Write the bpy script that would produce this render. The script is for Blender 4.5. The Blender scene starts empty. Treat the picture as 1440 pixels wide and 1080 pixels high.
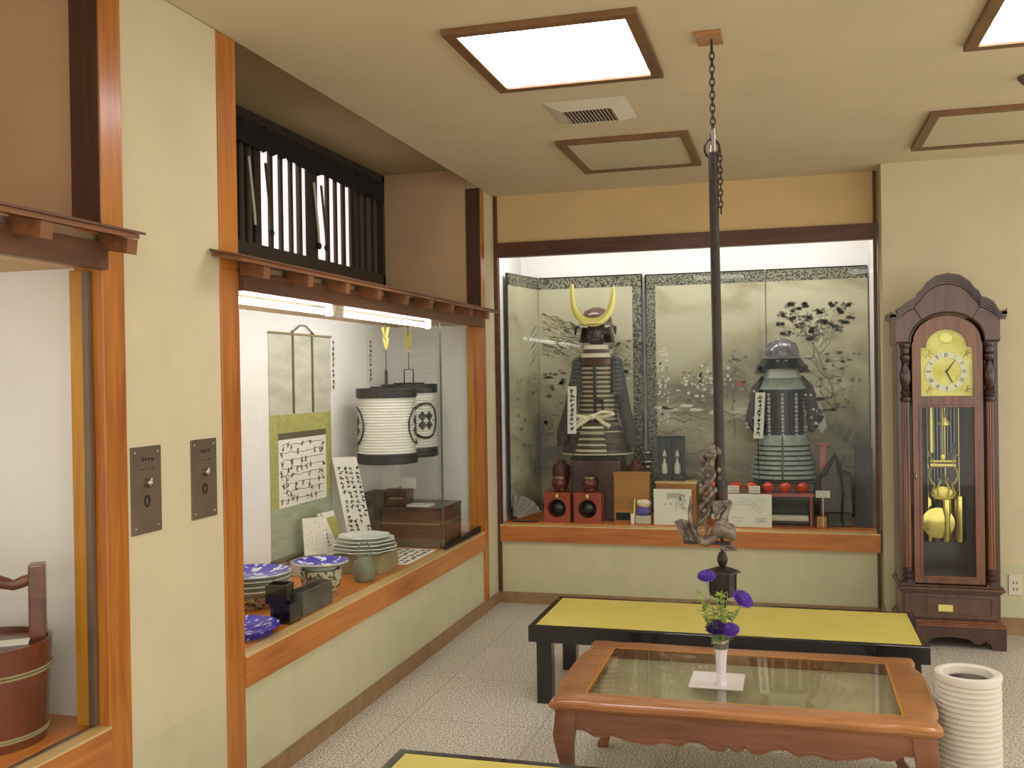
import bpy, math, random
from mathutils import Vector, Matrix
C = bpy.context.scene.collection
PI = math.pi
V = Vector

# ------------------------------------------------------------------ helpers
def lin(c):
    def f(v):
        v /= 255.0
        return v/12.92 if v <= 0.04045 else ((v+0.055)/1.055)**2.4
    return (f(c[0]), f(c[1]), f(c[2]), 1)

class B:
    """collects shapes of ONE mesh (world coordinates)"""
    def __init__(s): s.v = []; s.f = []; s.m = []
    def add(s, vs, fs, m=0):
        o = len(s.v); s.v += [tuple(p) for p in vs]
        s.f += [tuple(i+o for i in f) for f in fs]; s.m += [m]*len(fs); return s
    def box(s, x0, x1, y0, y1, z0, z1, m=0):
        vs = [(x, y, z) for x in (x0, x1) for y in (y0, y1) for z in (z0, z1)]
        return s.add(vs, [(0,1,3,2),(4,6,7,5),(0,4,5,1),(2,3,7,6),(0,2,6,4),(1,5,7,3)], m)
    def hexa(s, lo, hi, m=0):
        n = len(lo); fs = [tuple(range(n))[::-1], tuple(range(n, 2*n))]
        fs += [(i, (i+1) % n, n+(i+1) % n, n+i) for i in range(n)]
        return s.add(list(lo)+list(hi), fs, m)
    def prism(s, pts, ax, a, b, m=0):
        """polygon in the plane normal to ax, swept from a to b. ax 'x': pts=(y,z); 'y': (x,z); 'z': (x,y)"""
        def P(p, t):
            return (t, p[0], p[1]) if ax == 'x' else (p[0], t, p[1]) if ax == 'y' else (p[0], p[1], t)
        return s.hexa([P(p, a) for p in pts], [P(p, b) for p in pts], m)
    def ring(s, outer, inner, ax, a, b, m=0, closed=True):
        def P(p, t):
            return (t, p[0], p[1]) if ax == 'x' else (p[0], t, p[1]) if ax == 'y' else (p[0], p[1], t)
        n = len(outer)
        vs = [P(p, a) for p in outer]+[P(p, a) for p in inner]+[P(p, b) for p in outer]+[P(p, b) for p in inner]
        fs = []
        for i in range(n if closed else n-1):
            j = (i+1) % n
            fs += [(i, j, n+j, n+i), (2*n+i, 3*n+i, 3*n+j, 2*n+j), (i, 2*n+i, 2*n+j, j), (n+i, n+j, 3*n+j, 3*n+i)]
        if not closed:
            fs += [(0, n, 3*n, 2*n), (n-1, 3*n-1, 4*n-1, 2*n-1)]
        return s.add(vs, fs, m)
    def tube(s, pts, r, n=8, m=0, closed=False, flat=1.0):
        pts = [V(p) for p in pts]; k = len(pts)
        rs = r if isinstance(r, (list, tuple)) else [r]*k
        vs = []; up = V((0, 0, 1)); pv = None
        for i, p in enumerate(pts):
            a = pts[(i-1) % k] if (closed or i > 0) else p
            b = pts[(i+1) % k] if (closed or i < k-1) else p
            t = (b-a).normalized() if (b-a).length > 1e-9 else V((0, 0, 1))
            if pv is None:
                ref = up if abs(t.z) < 0.95 else V((1, 0, 0))
                u = t.cross(ref).normalized()
            else:
                u = (pv - t*pv.dot(t))
                u = u.normalized() if u.length > 1e-6 else t.orthogonal().normalized()
            pv = u; w = t.cross(u)
            for q in range(n):
                an = 2*PI*q/n
                vs.append(p+u*math.cos(an)*rs[i]+w*math.sin(an)*rs[i]*flat)
        fs = []
        for i in range(k if closed else k-1):
            j = (i+1) % k
            for q in range(n):
                q2 = (q+1) % n
                fs.append((i*n+q, i*n+q2, j*n+q2, j*n+q))
        if not closed:
            fs += [tuple(range(n))[::-1], tuple(range((k-1)*n, k*n))]
        return s.add(vs, fs, m)
    def cyl(s, x, y, z0, z1, r0, r1=None, n=24, m=0):
        return s.lathe([(r0, z0), (r0 if r1 is None else r1, z1)], x, y, n, m)
    def lathe(s, prof, x, y, n=32, m=0, sx=1.0, sy=1.0, cap=True, lobes=0, amp=0.0):
        vs = []; fs = []
        for (r, z) in prof:
            for q in range(n):
                an = 2*PI*q/n
                rr = r*(1+amp*math.cos(lobes*an))
                vs.append((x+rr*sx*math.cos(an), y+rr*sy*math.sin(an), z))
        for i in range(len(prof)-1):
            for q in range(n):
                q2 = (q+1) % n
                fs.append((i*n+q, i*n+q2, (i+1)*n+q2, (i+1)*n+q))
        if cap:
            fs += [tuple(range(n))[::-1], tuple(range((len(prof)-1)*n, len(prof)*n))]
        return s.add(vs, fs, m)
    def ell(s, c, r, n=16, k=10, m=0):
        prof = []
        vs = []; fs = []
        for i in range(k+1):
            t = PI*i/k
            for q in range(n):
                an = 2*PI*q/n
                vs.append((c[0]+r[0]*math.sin(t)*math.cos(an), c[1]+r[1]*math.sin(t)*math.sin(an), c[2]-r[2]*math.cos(t)))
        for i in range(k):
            for q in range(n):
                q2 = (q+1) % n
                fs.append((i*n+q, i*n+q2, (i+1)*n+q2, (i+1)*n+q))
        return s.add(vs, fs, m)
    def band(s, cx, cy, z0, z1, r0, r1, a0, a1, th=0.006, n=14, m=0):
        """curved plate: elliptical arc at z0 (radii r0) to z1 (radii r1), thickness outwards th"""
        vs = []
        for i in range(n+1):
            a = a0+(a1-a0)*i/n; c = math.cos(a); d = math.sin(a)
            for (z, r) in ((z0, r0), (z1, r1)):
                for t in (0, th):
                    vs.append((cx+(r[0]+t)*c, cy+(r[1]+t)*d, z))
        fs = []
        for i in range(n):
            p = 4*i; q = p+4
            fs += [(p, q, q+2, p+2), (p+1, p+3, q+3, q+1), (p, p+1, q+1, q), (p+2, q+2, q+3, p+3)]
        fs += [(0, 2, 3, 1), (4*n, 4*n+1, 4*n+3, 4*n+2)]
        return s.add(vs, fs, m)
    def xf(s, M):
        s.v = [tuple(M @ V(p)) for p in s.v]; return s

def tag(o, label=None, cat=None, group=None, kind=None):
    if label: o['label'] = label
    if cat: o['category'] = cat
    if group: o['group'] = group
    if kind: o['kind'] = kind
    return o

ORG = {}
def obj(name, b, mats, parent=None, smooth=None, bevel=0.0, seg=2):
    if not isinstance(mats, (list, tuple)): mats = [mats]
    if parent is None:
        zs = [p[2] for p in b.v]; n = len(b.v)
        org = V((sum(p[0] for p in b.v)/n, sum(p[1] for p in b.v)/n, min(zs)))
    else:
        org = ORG[parent.name]
    me = bpy.data.meshes.new(name)
    me.from_pydata([tuple(V(p)-org) for p in b.v], [], b.f)
    for m in mats: me.materials.append(m)
    me.polygons.foreach_set('material_index', b.m)
    me.validate(); me.update()
    import bmesh
    bm = bmesh.new(); bm.from_mesh(me); bmesh.ops.recalc_face_normals(bm, faces=bm.faces); bm.to_mesh(me); bm.free()
    if smooth:
        me.polygons.foreach_set('use_smooth', [True]*len(me.polygons))
        me.set_sharp_from_angle(angle=math.radians(smooth))
    o = bpy.data.objects.new(name, me); C.objects.link(o)
    if parent is None: o.location = org
    else: o.parent = parent
    ORG[o.name] = org
    if bevel:
        md = o.modifiers.new('bevel', 'BEVEL'); md.width = bevel; md.segments = seg
        md.limit_method = 'ANGLE'; md.angle_limit = math.radians(40)
    return o

def thing(name, loc, label, cat, group=None):
    o = bpy.data.objects.new(name, None); C.objects.link(o); o.location = loc
    o.empty_display_size = 0.05
    ORG[o.name] = V(loc); tag(o, label, cat, group); return o

def struct(name, b, mats, parent=None, **k):
    o = obj(name, b, mats, parent, **k)
    if parent is None: o['kind'] = 'structure'
    return o

def dup(root, loc, label=None, rz=0.0):
    def cp(o, par):
        c = o.copy(); C.objects.link(c); c.parent = par
        for ch in [x for x in bpy.data.objects if x.parent == o]: cp(ch, c)
        return c
    r = cp(root, None); r.location = loc; r.rotation_euler = (0, 0, rz)
    if label: r['label'] = label
    return r

# ------------------------------------------------------------------ materials
def newmat(name):
    m = bpy.data.materials.new(name); m.use_nodes = True
    return m, m.node_tree.nodes, m.node_tree.links, m.node_tree.nodes['Principled BSDF']

def plain(name, c, rough=0.6, metal=0.0, noise=0.0, nscale=20, bump=0.0, coat=0.0, spec=None, c2=None, coord='Object', sc=(1,1,1)):
    m, N, L, p = newmat(name)
    p.inputs['Roughness'].default_value = rough; p.inputs['Metallic'].default_value = metal
    p.inputs['Coat Weight'].default_value = coat
    if spec is not None: p.inputs['Specular IOR Level'].default_value = spec
    a = lin(c)
    if noise or c2:
        tc = N.new('ShaderNodeTexCoord'); mp = N.new('ShaderNodeMapping'); mp.inputs['Scale'].default_value = sc
        nt = N.new('ShaderNodeTexNoise'); nt.inputs['Scale'].default_value = nscale; nt.inputs['Detail'].default_value = 6
        cr = N.new('ShaderNodeValToRGB'); cr.color_ramp.elements[0].position = 0.3; cr.color_ramp.elements[1].position = 0.7
        b_ = lin(c2) if c2 else tuple(min(1, x*(1+noise)) for x in a[:3])+(1,)
        a_ = a if c2 else tuple(x*(1-noise) for x in a[:3])+(1,)
        cr.color_ramp.elements[0].color = a_; cr.color_ramp.elements[1].color = b_
        L.new(tc.outputs[coord], mp.inputs[0]); L.new(mp.outputs[0], nt.inputs['Vector'])
        L.new(nt.outputs['Fac'], cr.inputs[0]); L.new(cr.outputs[0], p.inputs['Base Color'])
        if bump:
            bp = N.new('ShaderNodeBump'); bp.inputs['Strength'].default_value = bump; bp.inputs['Distance'].default_value = 0.01
            L.new(nt.outputs['Fac'], bp.inputs['Height']); L.new(bp.outputs[0], p.inputs['Normal'])
    else:
        p.inputs['Base Color'].default_value = a
    return m

def wood(name, c1, c2, sc=(14, 14, 1.2), rough=0.35, coat=0.25, dist=1.2):
    m, N, L, p = newmat(name)
    tc = N.new('ShaderNodeTexCoord'); mp = N.new('ShaderNodeMapping'); mp.inputs['Scale'].default_value = sc
    n1 = N.new('ShaderNodeTexNoise'); n1.inputs['Scale'].default_value = 2.2; n1.inputs['Detail'].default_value = 8
    n1.inputs['Distortion'].default_value = dist
    n2 = N.new('ShaderNodeTexNoise'); n2.inputs['Scale'].default_value = 1.1; n2.inputs['Detail'].default_value = 2
    mx = N.new('ShaderNodeMath'); mx.operation = 'ADD'
    cr = N.new('ShaderNodeValToRGB')
    cr.color_ramp.elements[0].position = 0.72; cr.color_ramp.elements[0].color = lin(c1)
    cr.color_ramp.elements[1].position = 1.28; cr.color_ramp.elements[1].color = lin(c2)
    dv = N.new('ShaderNodeMath'); dv.operation = 'MULTIPLY'; dv.inputs[1].default_value = 1.0
    L.new(tc.outputs['Object'], mp.inputs[0]); L.new(mp.outputs[0], n1.inputs['Vector']); L.new(tc.outputs['Object'], n2.inputs['Vector'])
    L.new(n1.outputs['Fac'], mx.inputs[0]); L.new(n2.outputs['Fac'], mx.inputs[1])
    cr.color_ramp.elements[0].position = 0.36; cr.color_ramp.elements[1].position = 0.64
    dv.inputs[1].default_value = 0.5
    L.new(mx.outputs[0], dv.inputs[0]); L.new(dv.outputs[0], cr.inputs[0]); L.new(cr.outputs[0], p.inputs['Base Color'])
    p.inputs['Roughness'].default_value = rough; p.inputs['Coat Weight'].default_value = coat; p.inputs['Coat Roughness'].default_value = 0.15
    bp = N.new('ShaderNodeBump'); bp.inputs['Strength'].default_value = 0.06; bp.inputs['Distance'].default_value = 0.01
    L.new(n1.outputs['Fac'], bp.inputs['Height']); L.new(bp.outputs[0], p.inputs['Normal'])
    return m

def emit(name, c, s):
    m, N, L, p = newmat(name)
    p.inputs['Base Color'].default_value = lin(c); p.inputs['Emission Color'].default_value = lin(c)
    p.inputs['Emission Strength'].default_value = s
    return m

def glassmat(name, ior=1.5, tint=(250, 252, 250), rough=0.0, k=1.0):
    m, N, L, p = newmat(name); N.remove(p)
    out = [n for n in N if n.type == 'OUTPUT_MATERIAL'][0]
    t = N.new('ShaderNodeBsdfTransparent'); t.inputs[0].default_value = lin(tint)
    g = N.new('ShaderNodeBsdfGlossy'); g.inputs['Roughness'].default_value = rough
    lw = N.new('ShaderNodeLayerWeight'); lw.inputs[0].default_value = 0.5
    pw = N.new('ShaderNodeMath'); pw.operation = 'POWER'; pw.inputs[1].default_value = 5
    f0 = ((ior-1)/(ior+1))**2
    fr = N.new('ShaderNodeMath'); fr.operation = 'MULTIPLY_ADD'; fr.inputs[1].default_value = (1-f0)*k; fr.inputs[2].default_value = f0*k
    L.new(lw.outputs['Facing'], pw.inputs[0]); L.new(pw.outputs[0], fr.inputs[0])
    mx = N.new('ShaderNodeMixShader')
    L.new(fr.outputs[0], mx.inputs[0]); L.new(t.outputs[0], mx.inputs[1]); L.new(g.outputs[0], mx.inputs[2]); L.new(mx.outputs[0], out.inputs[0])
    return m

def porcelain(name, base, pat, scale=30, thr=0.5, kind='noise'):
    m, N, L, p = newmat(name)
    tc = N.new('ShaderNodeTexCoord')
    if kind == 'noise':
        t = N.new('ShaderNodeTexNoise'); t.inputs['Scale'].default_value = scale; t.inputs['Detail'].default_value = 3; o = t.outputs['Fac']
    else:
        t = N.new('ShaderNodeTexVoronoi'); t.feature = 'DISTANCE_TO_EDGE'; t.inputs['Scale'].default_value = scale; o = t.outputs['Distance']
    cr = N.new('ShaderNodeValToRGB'); cr.color_ramp.elements[0].position = thr-0.03; cr.color_ramp.elements[1].position = thr+0.03
    cr.color_ramp.elements[0].color = lin(pat); cr.color_ramp.elements[1].color = lin(base)
    L.new(tc.outputs['Object'], t.inputs['Vector']); L.new(o, cr.inputs[0]); L.new(cr.outputs[0], p.inputs['Base Color'])
    p.inputs['Roughness'].default_value = 0.15
    return m

M = {}
M['cream'] = plain('cream_wall', (208, 196, 162), 0.85, noise=0.035, nscale=5, coord='Object')
M['green'] = plain('wainscot_green', (198, 195, 158), 0.8, noise=0.05, nscale=7)
M['yellowwall'] = plain('ochre_wall', (214, 186, 134), 0.85, noise=0.05, nscale=4)
M['pink'] = plain('tan_wall', (200, 168, 130), 0.9, noise=0.06, nscale=4)
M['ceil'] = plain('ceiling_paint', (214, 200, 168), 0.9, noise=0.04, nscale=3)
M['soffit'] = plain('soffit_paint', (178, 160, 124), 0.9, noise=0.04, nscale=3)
M['white'] = plain('case_white', (236, 233, 230), 0.8, noise=0.02, nscale=4)
M['base'] = plain('baseboard_stone', (150, 120, 84), 0.5, noise=0.18, nscale=18)
M['post'] = wood('post_wood', (150, 80, 26), (204, 132, 48), (10, 10, 0.8))
M['posty'] = wood('post_wood_side', (172, 112, 30), (214, 156, 52), (10, 10, 0.8))
M['sill'] = wood('sill_wood', (156, 88, 34), (206, 132, 62), (10, 0.8, 10))
M['sillx'] = wood('sill_wood_x', (156, 88, 34), (206, 132, 62), (0.8, 10, 10))
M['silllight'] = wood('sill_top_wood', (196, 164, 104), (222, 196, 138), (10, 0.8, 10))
M['casefloor'] = wood('case_floor_wood', (190, 100, 30), (224, 140, 50), (10, 0.8, 10), rough=0.3)
M['dark'] = wood('dark_brown_wood', (62, 36, 22), (94, 56, 34), (10, 10, 0.8), rough=0.55, coat=0.05)
M['darkx'] = wood('dark_brown_wood_x', (70, 38, 22), (104, 62, 36), (0.8, 10, 10), rough=0.5, coat=0.1)
M['darky'] = wood('dark_brown_wood_y', (84, 50, 32), (118, 74, 46), (10, 0.8, 10), rough=0.5, coat=0.1)
M['eave'] = wood('eave_wood', (104, 64, 36), (146, 94, 56), (10, 0.8, 10), rough=0.5, coat=0.1)
M['lampframe'] = wood('lamp_frame_wood', (98, 68, 38), (132, 94, 54), (6, 6, 6), rough=0.5, coat=0.1)
M['winframe'] = plain('window_dark', (58, 48, 40), 0.5, noise=0.15, nscale=8)
M['curtain'] = plain('curtain_black', (24, 22, 26), 0.9)
M['pane'] = emit('daylight_pane', (255, 236, 234), 0.68)
M['panegrey'] = plain('frosted_side_pane', (92, 84, 72), 0.4)
M['panel_lit'] = emit('ceiling_diffuser_lit', (255, 250, 255), 7.0)
M['tube'] = emit('tube_lit', (246, 248, 255), 24.0)
M['tube1'] = emit('tube_lit_soft', (246, 248, 255), 13.0)
M['tube3'] = emit('tube_lit_bright', (250, 249, 255), 27.0)
M['panel_off'] = plain('ceiling_diffuser_off', (204, 194, 162), 0.5)
M['glass'] = glassmat('pane_glass', 1.45, k=0.55)
M['caseglass'] = glassmat('armour_case_glass', 1.45, k=0.3)
M['tableglass'] = glassmat('table_glass', 2.0)
M['black'] = plain('black_lacquer', (16, 12, 14), 0.25, coat=0.5)
M['brass'] = plain('brass', (206, 190, 112), 0.16, metal=1.0)
M['gold'] = plain('gold_leaf', (228, 214, 124), 0.33, metal=0.6)
M['iron'] = plain('cast_iron', (78, 68, 60), 0.45, metal=0.5, c2=(150, 138, 124), nscale=26)
M['irondark'] = plain('dark_iron', (52, 42, 36), 0.5, metal=0.3, noise=0.3, nscale=40)
M['steel'] = plain('steel', (170, 165, 160), 0.3, metal=1.0)
M['plate'] = plain('brushed_plate', (122, 108, 92), 0.45, metal=0.55, noise=0.15, nscale=6)
M['inkgrey'] = plain('ink_grey', (104, 98, 84), 0.9)
M['paper'] = plain('paper', (232, 228, 216), 0.9, noise=0.02, nscale=8)
M['ink'] = plain('ink', (28, 26, 26), 0.9)
M['inkgrey'] = plain('ink_grey', (104, 98, 84), 0.9)
M['plastic'] = plain('cream_plastic', (214, 208, 188), 0.5)
M['rubber'] = plain('black_rubber', (22, 20, 20), 0.6)

# floor : speckled terrazzo tiles
m, N, L, p = newmat('terrazzo_floor')
tc = N.new('ShaderNodeTexCoord')
n1 = N.new('ShaderNodeTexNoise'); n1.inputs['Scale'].default_value = 120; n1.inputs['Detail'].default_value = 2
c1 = N.new('ShaderNodeValToRGB'); c1.color_ramp.elements[0].position = 0.38; c1.color_ramp.elements[1].position = 0.58
c1.color_ramp.elements[0].color = lin((134, 130, 118)); c1.color_ramp.elements[1].color = lin((232, 227, 212))
br = N.new('ShaderNodeTexBrick'); br.offset = 0; br.inputs['Scale'].default_value = 1.0
br.inputs['Brick Width'].default_value = 0.6; br.inputs['Row Height'].default_value = 0.6; br.inputs['Mortar Size'].default_value = 0.004
br.inputs['Color1'].default_value = (1, 1, 1, 1); br.inputs['Color2'].default_value = (0.93, 0.93, 0.92, 1); br.inputs['Mortar'].default_value = (0.74, 0.73, 0.7, 1)
mm = N.new('ShaderNodeMix'); mm.data_type = 'RGBA'; mm.blend_type = 'MULTIPLY'; mm.inputs[0].default_value = 1
L.new(tc.outputs['Object'], n1.inputs['Vector']); L.new(tc.outputs['Object'], br.inputs['Vector']); L.new(n1.outputs['Fac'], c1.inputs[0])
L.new(c1.outputs[0], mm.inputs[6]); L.new(br.outputs['Color'], mm.inputs[7]); L.new(mm.outputs[2], p.inputs['Base Color'])
p.inputs['Roughness'].default_value = 0.42
M['floor'] = m

# tatami : fine woven ribs
m, N, L, p = newmat('tatami_mat')
tc = N.new('ShaderNodeTexCoord'); wv = N.new('ShaderNodeTexWave'); wv.inputs['Scale'].default_value = 60; wv.inputs['Distortion'].default_value = 1.5
nz = N.new('ShaderNodeTexNoise'); nz.inputs['Scale'].default_value = 6
ad = N.new('ShaderNodeMath'); ad.operation = 'ADD'; hf = N.new('ShaderNodeMath'); hf.operation = 'MULTIPLY'; hf.inputs[1].default_value = 0.5
cr = N.new('ShaderNodeValToRGB'); cr.color_ramp.elements[0].position = 0.2; cr.color_ramp.elements[1].position = 0.85
cr.color_ramp.elements[0].color = lin((196, 180, 78)); cr.color_ramp.elements[1].color = lin((230, 218, 118))
L.new(tc.outputs['Object'], wv.inputs['Vector']); L.new(tc.outputs['Object'], nz.inputs['Vector'])
L.new(wv.outputs['Fac'], ad.inputs[0]); L.new(nz.outputs['Fac'], ad.inputs[1]); L.new(ad.outputs[0], hf.inputs[0]); L.new(hf.outputs[0], cr.inputs[0])
L.new(cr.outputs[0], p.inputs['Base Color']); p.inputs['Roughness'].default_value = 0.45
M['tatami'] = m

# brocade border
m, N, L, p = newmat('brocade')
tc = N.new('ShaderNodeTexCoord'); vo = N.new('ShaderNodeTexVoronoi'); vo.inputs['Scale'].default_value = 70
nz = N.new('ShaderNodeTexNoise'); nz.inputs['Scale'].default_value = 75
cr = N.new('ShaderNodeValToRGB'); cr.color_ramp.elements[0].position = 0.42; cr.color_ramp.elements[1].position = 0.56
cr.color_ramp.elements[0].color = lin((40, 42, 36)); cr.color_ramp.elements[1].color = lin((128, 126, 104))
L.new(tc.outputs['Object'], nz.inputs['Vector']); L.new(nz.outputs['Fac'], cr.inputs[0]); L.new(cr.outputs[0], p.inputs['Base Color']); p.inputs['Roughness'].default_value = 0.7
M['brocade'] = m

# painted silk of the folding screens : olive gold with grey ink washes
def silk(name, seed):
    m, N, L, p = newmat(name)
    tc = N.new('ShaderNodeTexCoord'); mp = N.new('ShaderNodeMapping'); mp.inputs['Location'].default_value = (seed, seed*0.7, 0); mp.inputs['Scale'].default_value = (1.1, 1.1, 1.8)
    a = N.new('ShaderNodeTexNoise'); a.inputs['Scale'].default_value = 1.6; a.inputs['Detail'].default_value = 8; a.inputs['Distortion'].default_value = 0.7
    b = N.new('ShaderNodeTexNoise'); b.inputs['Scale'].default_value = 9; b.inputs['Detail'].default_value = 8; b.inputs['Roughness'].default_value = 0.75; b.inputs['Distortion'].default_value = 1.5
    sp = N.new('ShaderNodeSeparateXYZ'); mr = N.new('ShaderNodeMapRange')
    mr.inputs['From Min'].default_value = 0.1; mr.inputs['From Max'].default_value = 1.5; mr.inputs['To Min'].default_value = 0.13; mr.inputs['To Max'].default_value = -0.06
    ad = N.new('ShaderNodeMath'); ad.operation = 'ADD'
    cr = N.new('ShaderNodeValToRGB'); cr.color_ramp.elements[0].position = 0.42; cr.color_ramp.elements[1].position = 0.72
    cr.color_ramp.elements[0].color = lin((178, 174, 146)); cr.color_ramp.elements[1].color = lin((112, 106, 94))
    e = cr.color_ramp.elements.new(0.55); e.color = lin((160, 153, 122))
    c2 = N.new('ShaderNodeValToRGB'); c2.color_ramp.elements[0].position = 0.5; c2.color_ramp.elements[1].position = 0.68
    c2.color_ramp.elements[0].color = (1, 1, 1, 1); c2.color_ramp.elements[1].color = (0.55, 0.54, 0.52, 1)
    mm = N.new('ShaderNodeMix'); mm.data_type = 'RGBA'; mm.blend_type = 'MULTIPLY'
    L.new(tc.outputs['Object'], mp.inputs[0]); L.new(mp.outputs[0], a.inputs['Vector']); L.new(mp.outputs[0], b.inputs['Vector'])
    L.new(tc.outputs['Object'], sp.inputs[0]); L.new(sp.outputs[2], mr.inputs[0]); L.new(mr.outputs[0], ad.inputs[0]); L.new(a.outputs['Fac'], ad.inputs[1])
    L.new(ad.outputs[0], cr.inputs[0]); L.new(b.outputs['Fac'], c2.inputs[0])
    mf = N.new('ShaderNodeMapRange'); mf.inputs['From Min'].default_value = 0.45; mf.inputs['From Max'].default_value = 0.7
    L.new(ad.outputs[0], mf.inputs[0]); L.new(mf.outputs[0], mm.inputs[0])
    L.new(cr.outputs[0], mm.inputs[6]); L.new(c2.outputs[0], mm.inputs[7]); L.new(mm.outputs[2], p.inputs['Base Color'])
    p.inputs['Roughness'].default_value = 0.75
    return m
M['silk1'] = silk('screen_silk_left', 3.1); M['silk2'] = silk('screen_silk_right', 8.7)

rnd = random.Random(7)

def glyphs(b, o, ud, vd, nd, cols, rows, cw, rh, size, m=0, seed=1, strokes=4, th=0.0012, off=0.001, w=0.12, jit=0.0, skip=0.0):
    """brush-like marks laid in columns: o = top-left point, ud across, vd down, nd outwards"""
    r = random.Random(seed); o = V(o); ud = V(ud).normalized(); vd = V(vd).normalized(); nd = V(nd).normalized()
    for c in range(cols):
        for q in range(rows):
            if skip and r.random() < skip: continue
            ctr = o+ud*(cw*(c+0.5+r.uniform(-jit, jit)))+vd*(rh*(q+0.5+r.uniform(-jit, jit)))
            for k in range(strokes):
                a = r.choice((0, PI/2, PI/4, -PI/4))+r.uniform(-0.2, 0.2)
                ln = size*r.uniform(0.45, 1.0)/2; ww = size*w*r.uniform(0.7, 1.4)
                c0 = ctr+ud*size*r.uniform(-0.28, 0.28)+vd*size*r.uniform(-0.28, 0.28)
                d = ud*math.cos(a)+vd*math.sin(a); n = ud*(-math.sin(a))+vd*math.cos(a)
                q4 = [c0-d*ln-n*ww*0.4, c0+d*ln-n*ww*0.8, c0+d*ln+n*ww*0.8, c0-d*ln+n*ww*0.4]
                b.hexa([p+nd*off for p in q4], [p+nd*(off+th) for p in q4], m)
    return b

# ================================================================== SETTING
XL = -1.89          # room face of the posts on the left wall
YB = 6.376          # back wall
CE = 2.72
b = B(); b.box(-2.7, 4.2, -2.5, 7.1, -0.1, 0.0); struct('floor', b, M['floor'])
b = B(); b.box(XL, 4.2, -2.5, 7.1, CE, CE+0.16)
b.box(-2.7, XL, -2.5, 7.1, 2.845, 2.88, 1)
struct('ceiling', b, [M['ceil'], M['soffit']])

# left wall -- mats: cream, green, pink, white, soffit
b = B()
for (y0, y1) in ((2.514, 3.035), (6.06, 7.1)):
    b.box(-2.7, -1.897, y0, y1, 0.415, 2.845, 0); b.box(-2.7, -1.897, y0, y1, 0.0, 0.415, 1)
# under the sills
b.box(-2.7, -1.903, -1.5, 2.5, 0.0, 0.41, 1); b.box(-2.7, -1.903, 3.035, 6.06, 0.0, 0.41, 1)
# body of the cases between case ceiling and recess, and the recess backs
for (y0, y1) in ((-1.5, 2.5), (3.035, 6.055)):
    b.box(-2.7, -1.90, y0, y1, 1.845, 1.93, 2)
    b.box(-2.7, -2.475, y0, y1, 0.41, 1.845, 3)
    b.box(-2.7, -2.6, y0, y1, 1.93, 2.85, 2)
    b.box(-2.6, -2.555, y0, y1, 1.93, 2.07, 2)
# end walls (recess above, white lining inside the case)
b.box(-2.7, -1.99, 2.47, 2.52, 1.93, 2.845, 2); b.box(-2.7, -1.985, 2.47, 2.52, 0.41, 1.93, 3)
b.box(-2.7, -1.985, 6.05, 6.12, 1.93, 2.845, 2); b.box(-2.7, -1.985, 6.05, 6.12, 0.41, 1.93, 3)
b.box(-2.7, -1.985, 3.03, 3.05, 0.41, 1.93, 3)
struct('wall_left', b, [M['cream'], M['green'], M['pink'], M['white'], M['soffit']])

# back wall with the niche of the armour case -- mats: ochre, green, white, cream
b = B()
b.box(-1.897, 0.53, YB, 6.42, 2.40, 2.75, 0); b.box(-1.897, 0.53, 6.42, 7.1, 2.46, 2.75, 0)
b.box(-1.897, 0.53, YB, 7.1, 0.0, 0.415, 1)
b.box(-1.897, 0.53, 6.42, 7.1, 2.44, 2.46, 2)
b.box(-1.897, 0.53, 6.42, 7.1, 0.41, 0.525, 2)
b.box(-1.897, 0.53, 7.0, 7.1, 0.5, 2.44, 2)
b.box(-1.90, -1.88, 6.42, 7.1, 0.5, 2.44, 2)
b.box(0.517, 0.54, 6.42, 7.1, 0.5, 2.44, 2)
b.box(0.53, 4.2, 6.16, 7.1, 0.398, 2.75, 3); b.box(0.53, 4.2, 6.16, 7.1, 0.0, 0.398, 1)
struct('wall_back', b, [M['yellowwall'], M['green'], M['white'], M['cream']])

# baseboards
b = B(); b.box(-1.90, -1.888, 3.05, 6.376, 0.0, 0.074); b.box(-1.90, -1.888, 2.52, 3.03, 0.0, 0.02); struct('baseboard_left', b, M['base'])
b = B(); b.box(-1.888, 0.53, YB-0.012, YB+0.01, 0.0, 0.072); struct('baseboard_back', b, M['base'])
b = B(); b.box(0.518, 4.2, 6.148, 6.17, 0.0, 0.098); b.box(0.515, 0.535, 6.15, 6.37, 0, 0.098); struct('baseboard_right', b, M['base'])

# posts on the left wall (dark side boards, orange room faces)
def post(n, y0, y1):
    b = B(); b.box(-1.988, XL, y0, y1, 1.90, CE+0.0, 0); b.box(-1.988, XL, y0, y1, 0.0, 1.90, 0)
    o = struct(n, b, M['post'], bevel=0.003)
post('trim_1', 2.416, 2.514)
post('trim_2', 3.032, 3.148)
post('trim_3', 6.05, 6.13)
b = B(); b.box(-1.986, -1.892, 2.4115, 2.4155, 1.96, CE); struct('trim_14', b, M['dark'])
b = B(); b.box(-1.986, -1.892, 6.0455, 6.0495, 1.96, CE); struct('trim_15', b, M['dark'])
# light jamb strips inside the glass line
b = B(); b.box(-1.990, -1.945, 2.40, 2.4155, 0.52, 1.83); struct('trim_4', b, M['posty'])
b = B(); b.box(-1.990, -1.945, 6.034, 6.0495, 0.52, 1.83); struct('trim_5', b, M['posty'])
# sills and case floors
for i, (y0, y1) in enumerate(((-1.5, 2.416), (3.148, 6.05))):
    b = B(); b.box(-1.92, XL+0.004, y0, y1, 0.405, 0.513, 0)
    b.box(-1.945, XL+0.006, y0, y1, 0.513, 0.52, 1)
    struct('trim_%d' % (6+i), b, [M['sill'], M['silllight']])
b = B(); b.box(-2.475, -1.945, -1.5, 2.47, 0.41, 0.518); b.box(-2.475, -1.945, 3.05, 6.05, 0.41, 0.518); struct('trim_8', b, M['casefloor'])
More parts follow.
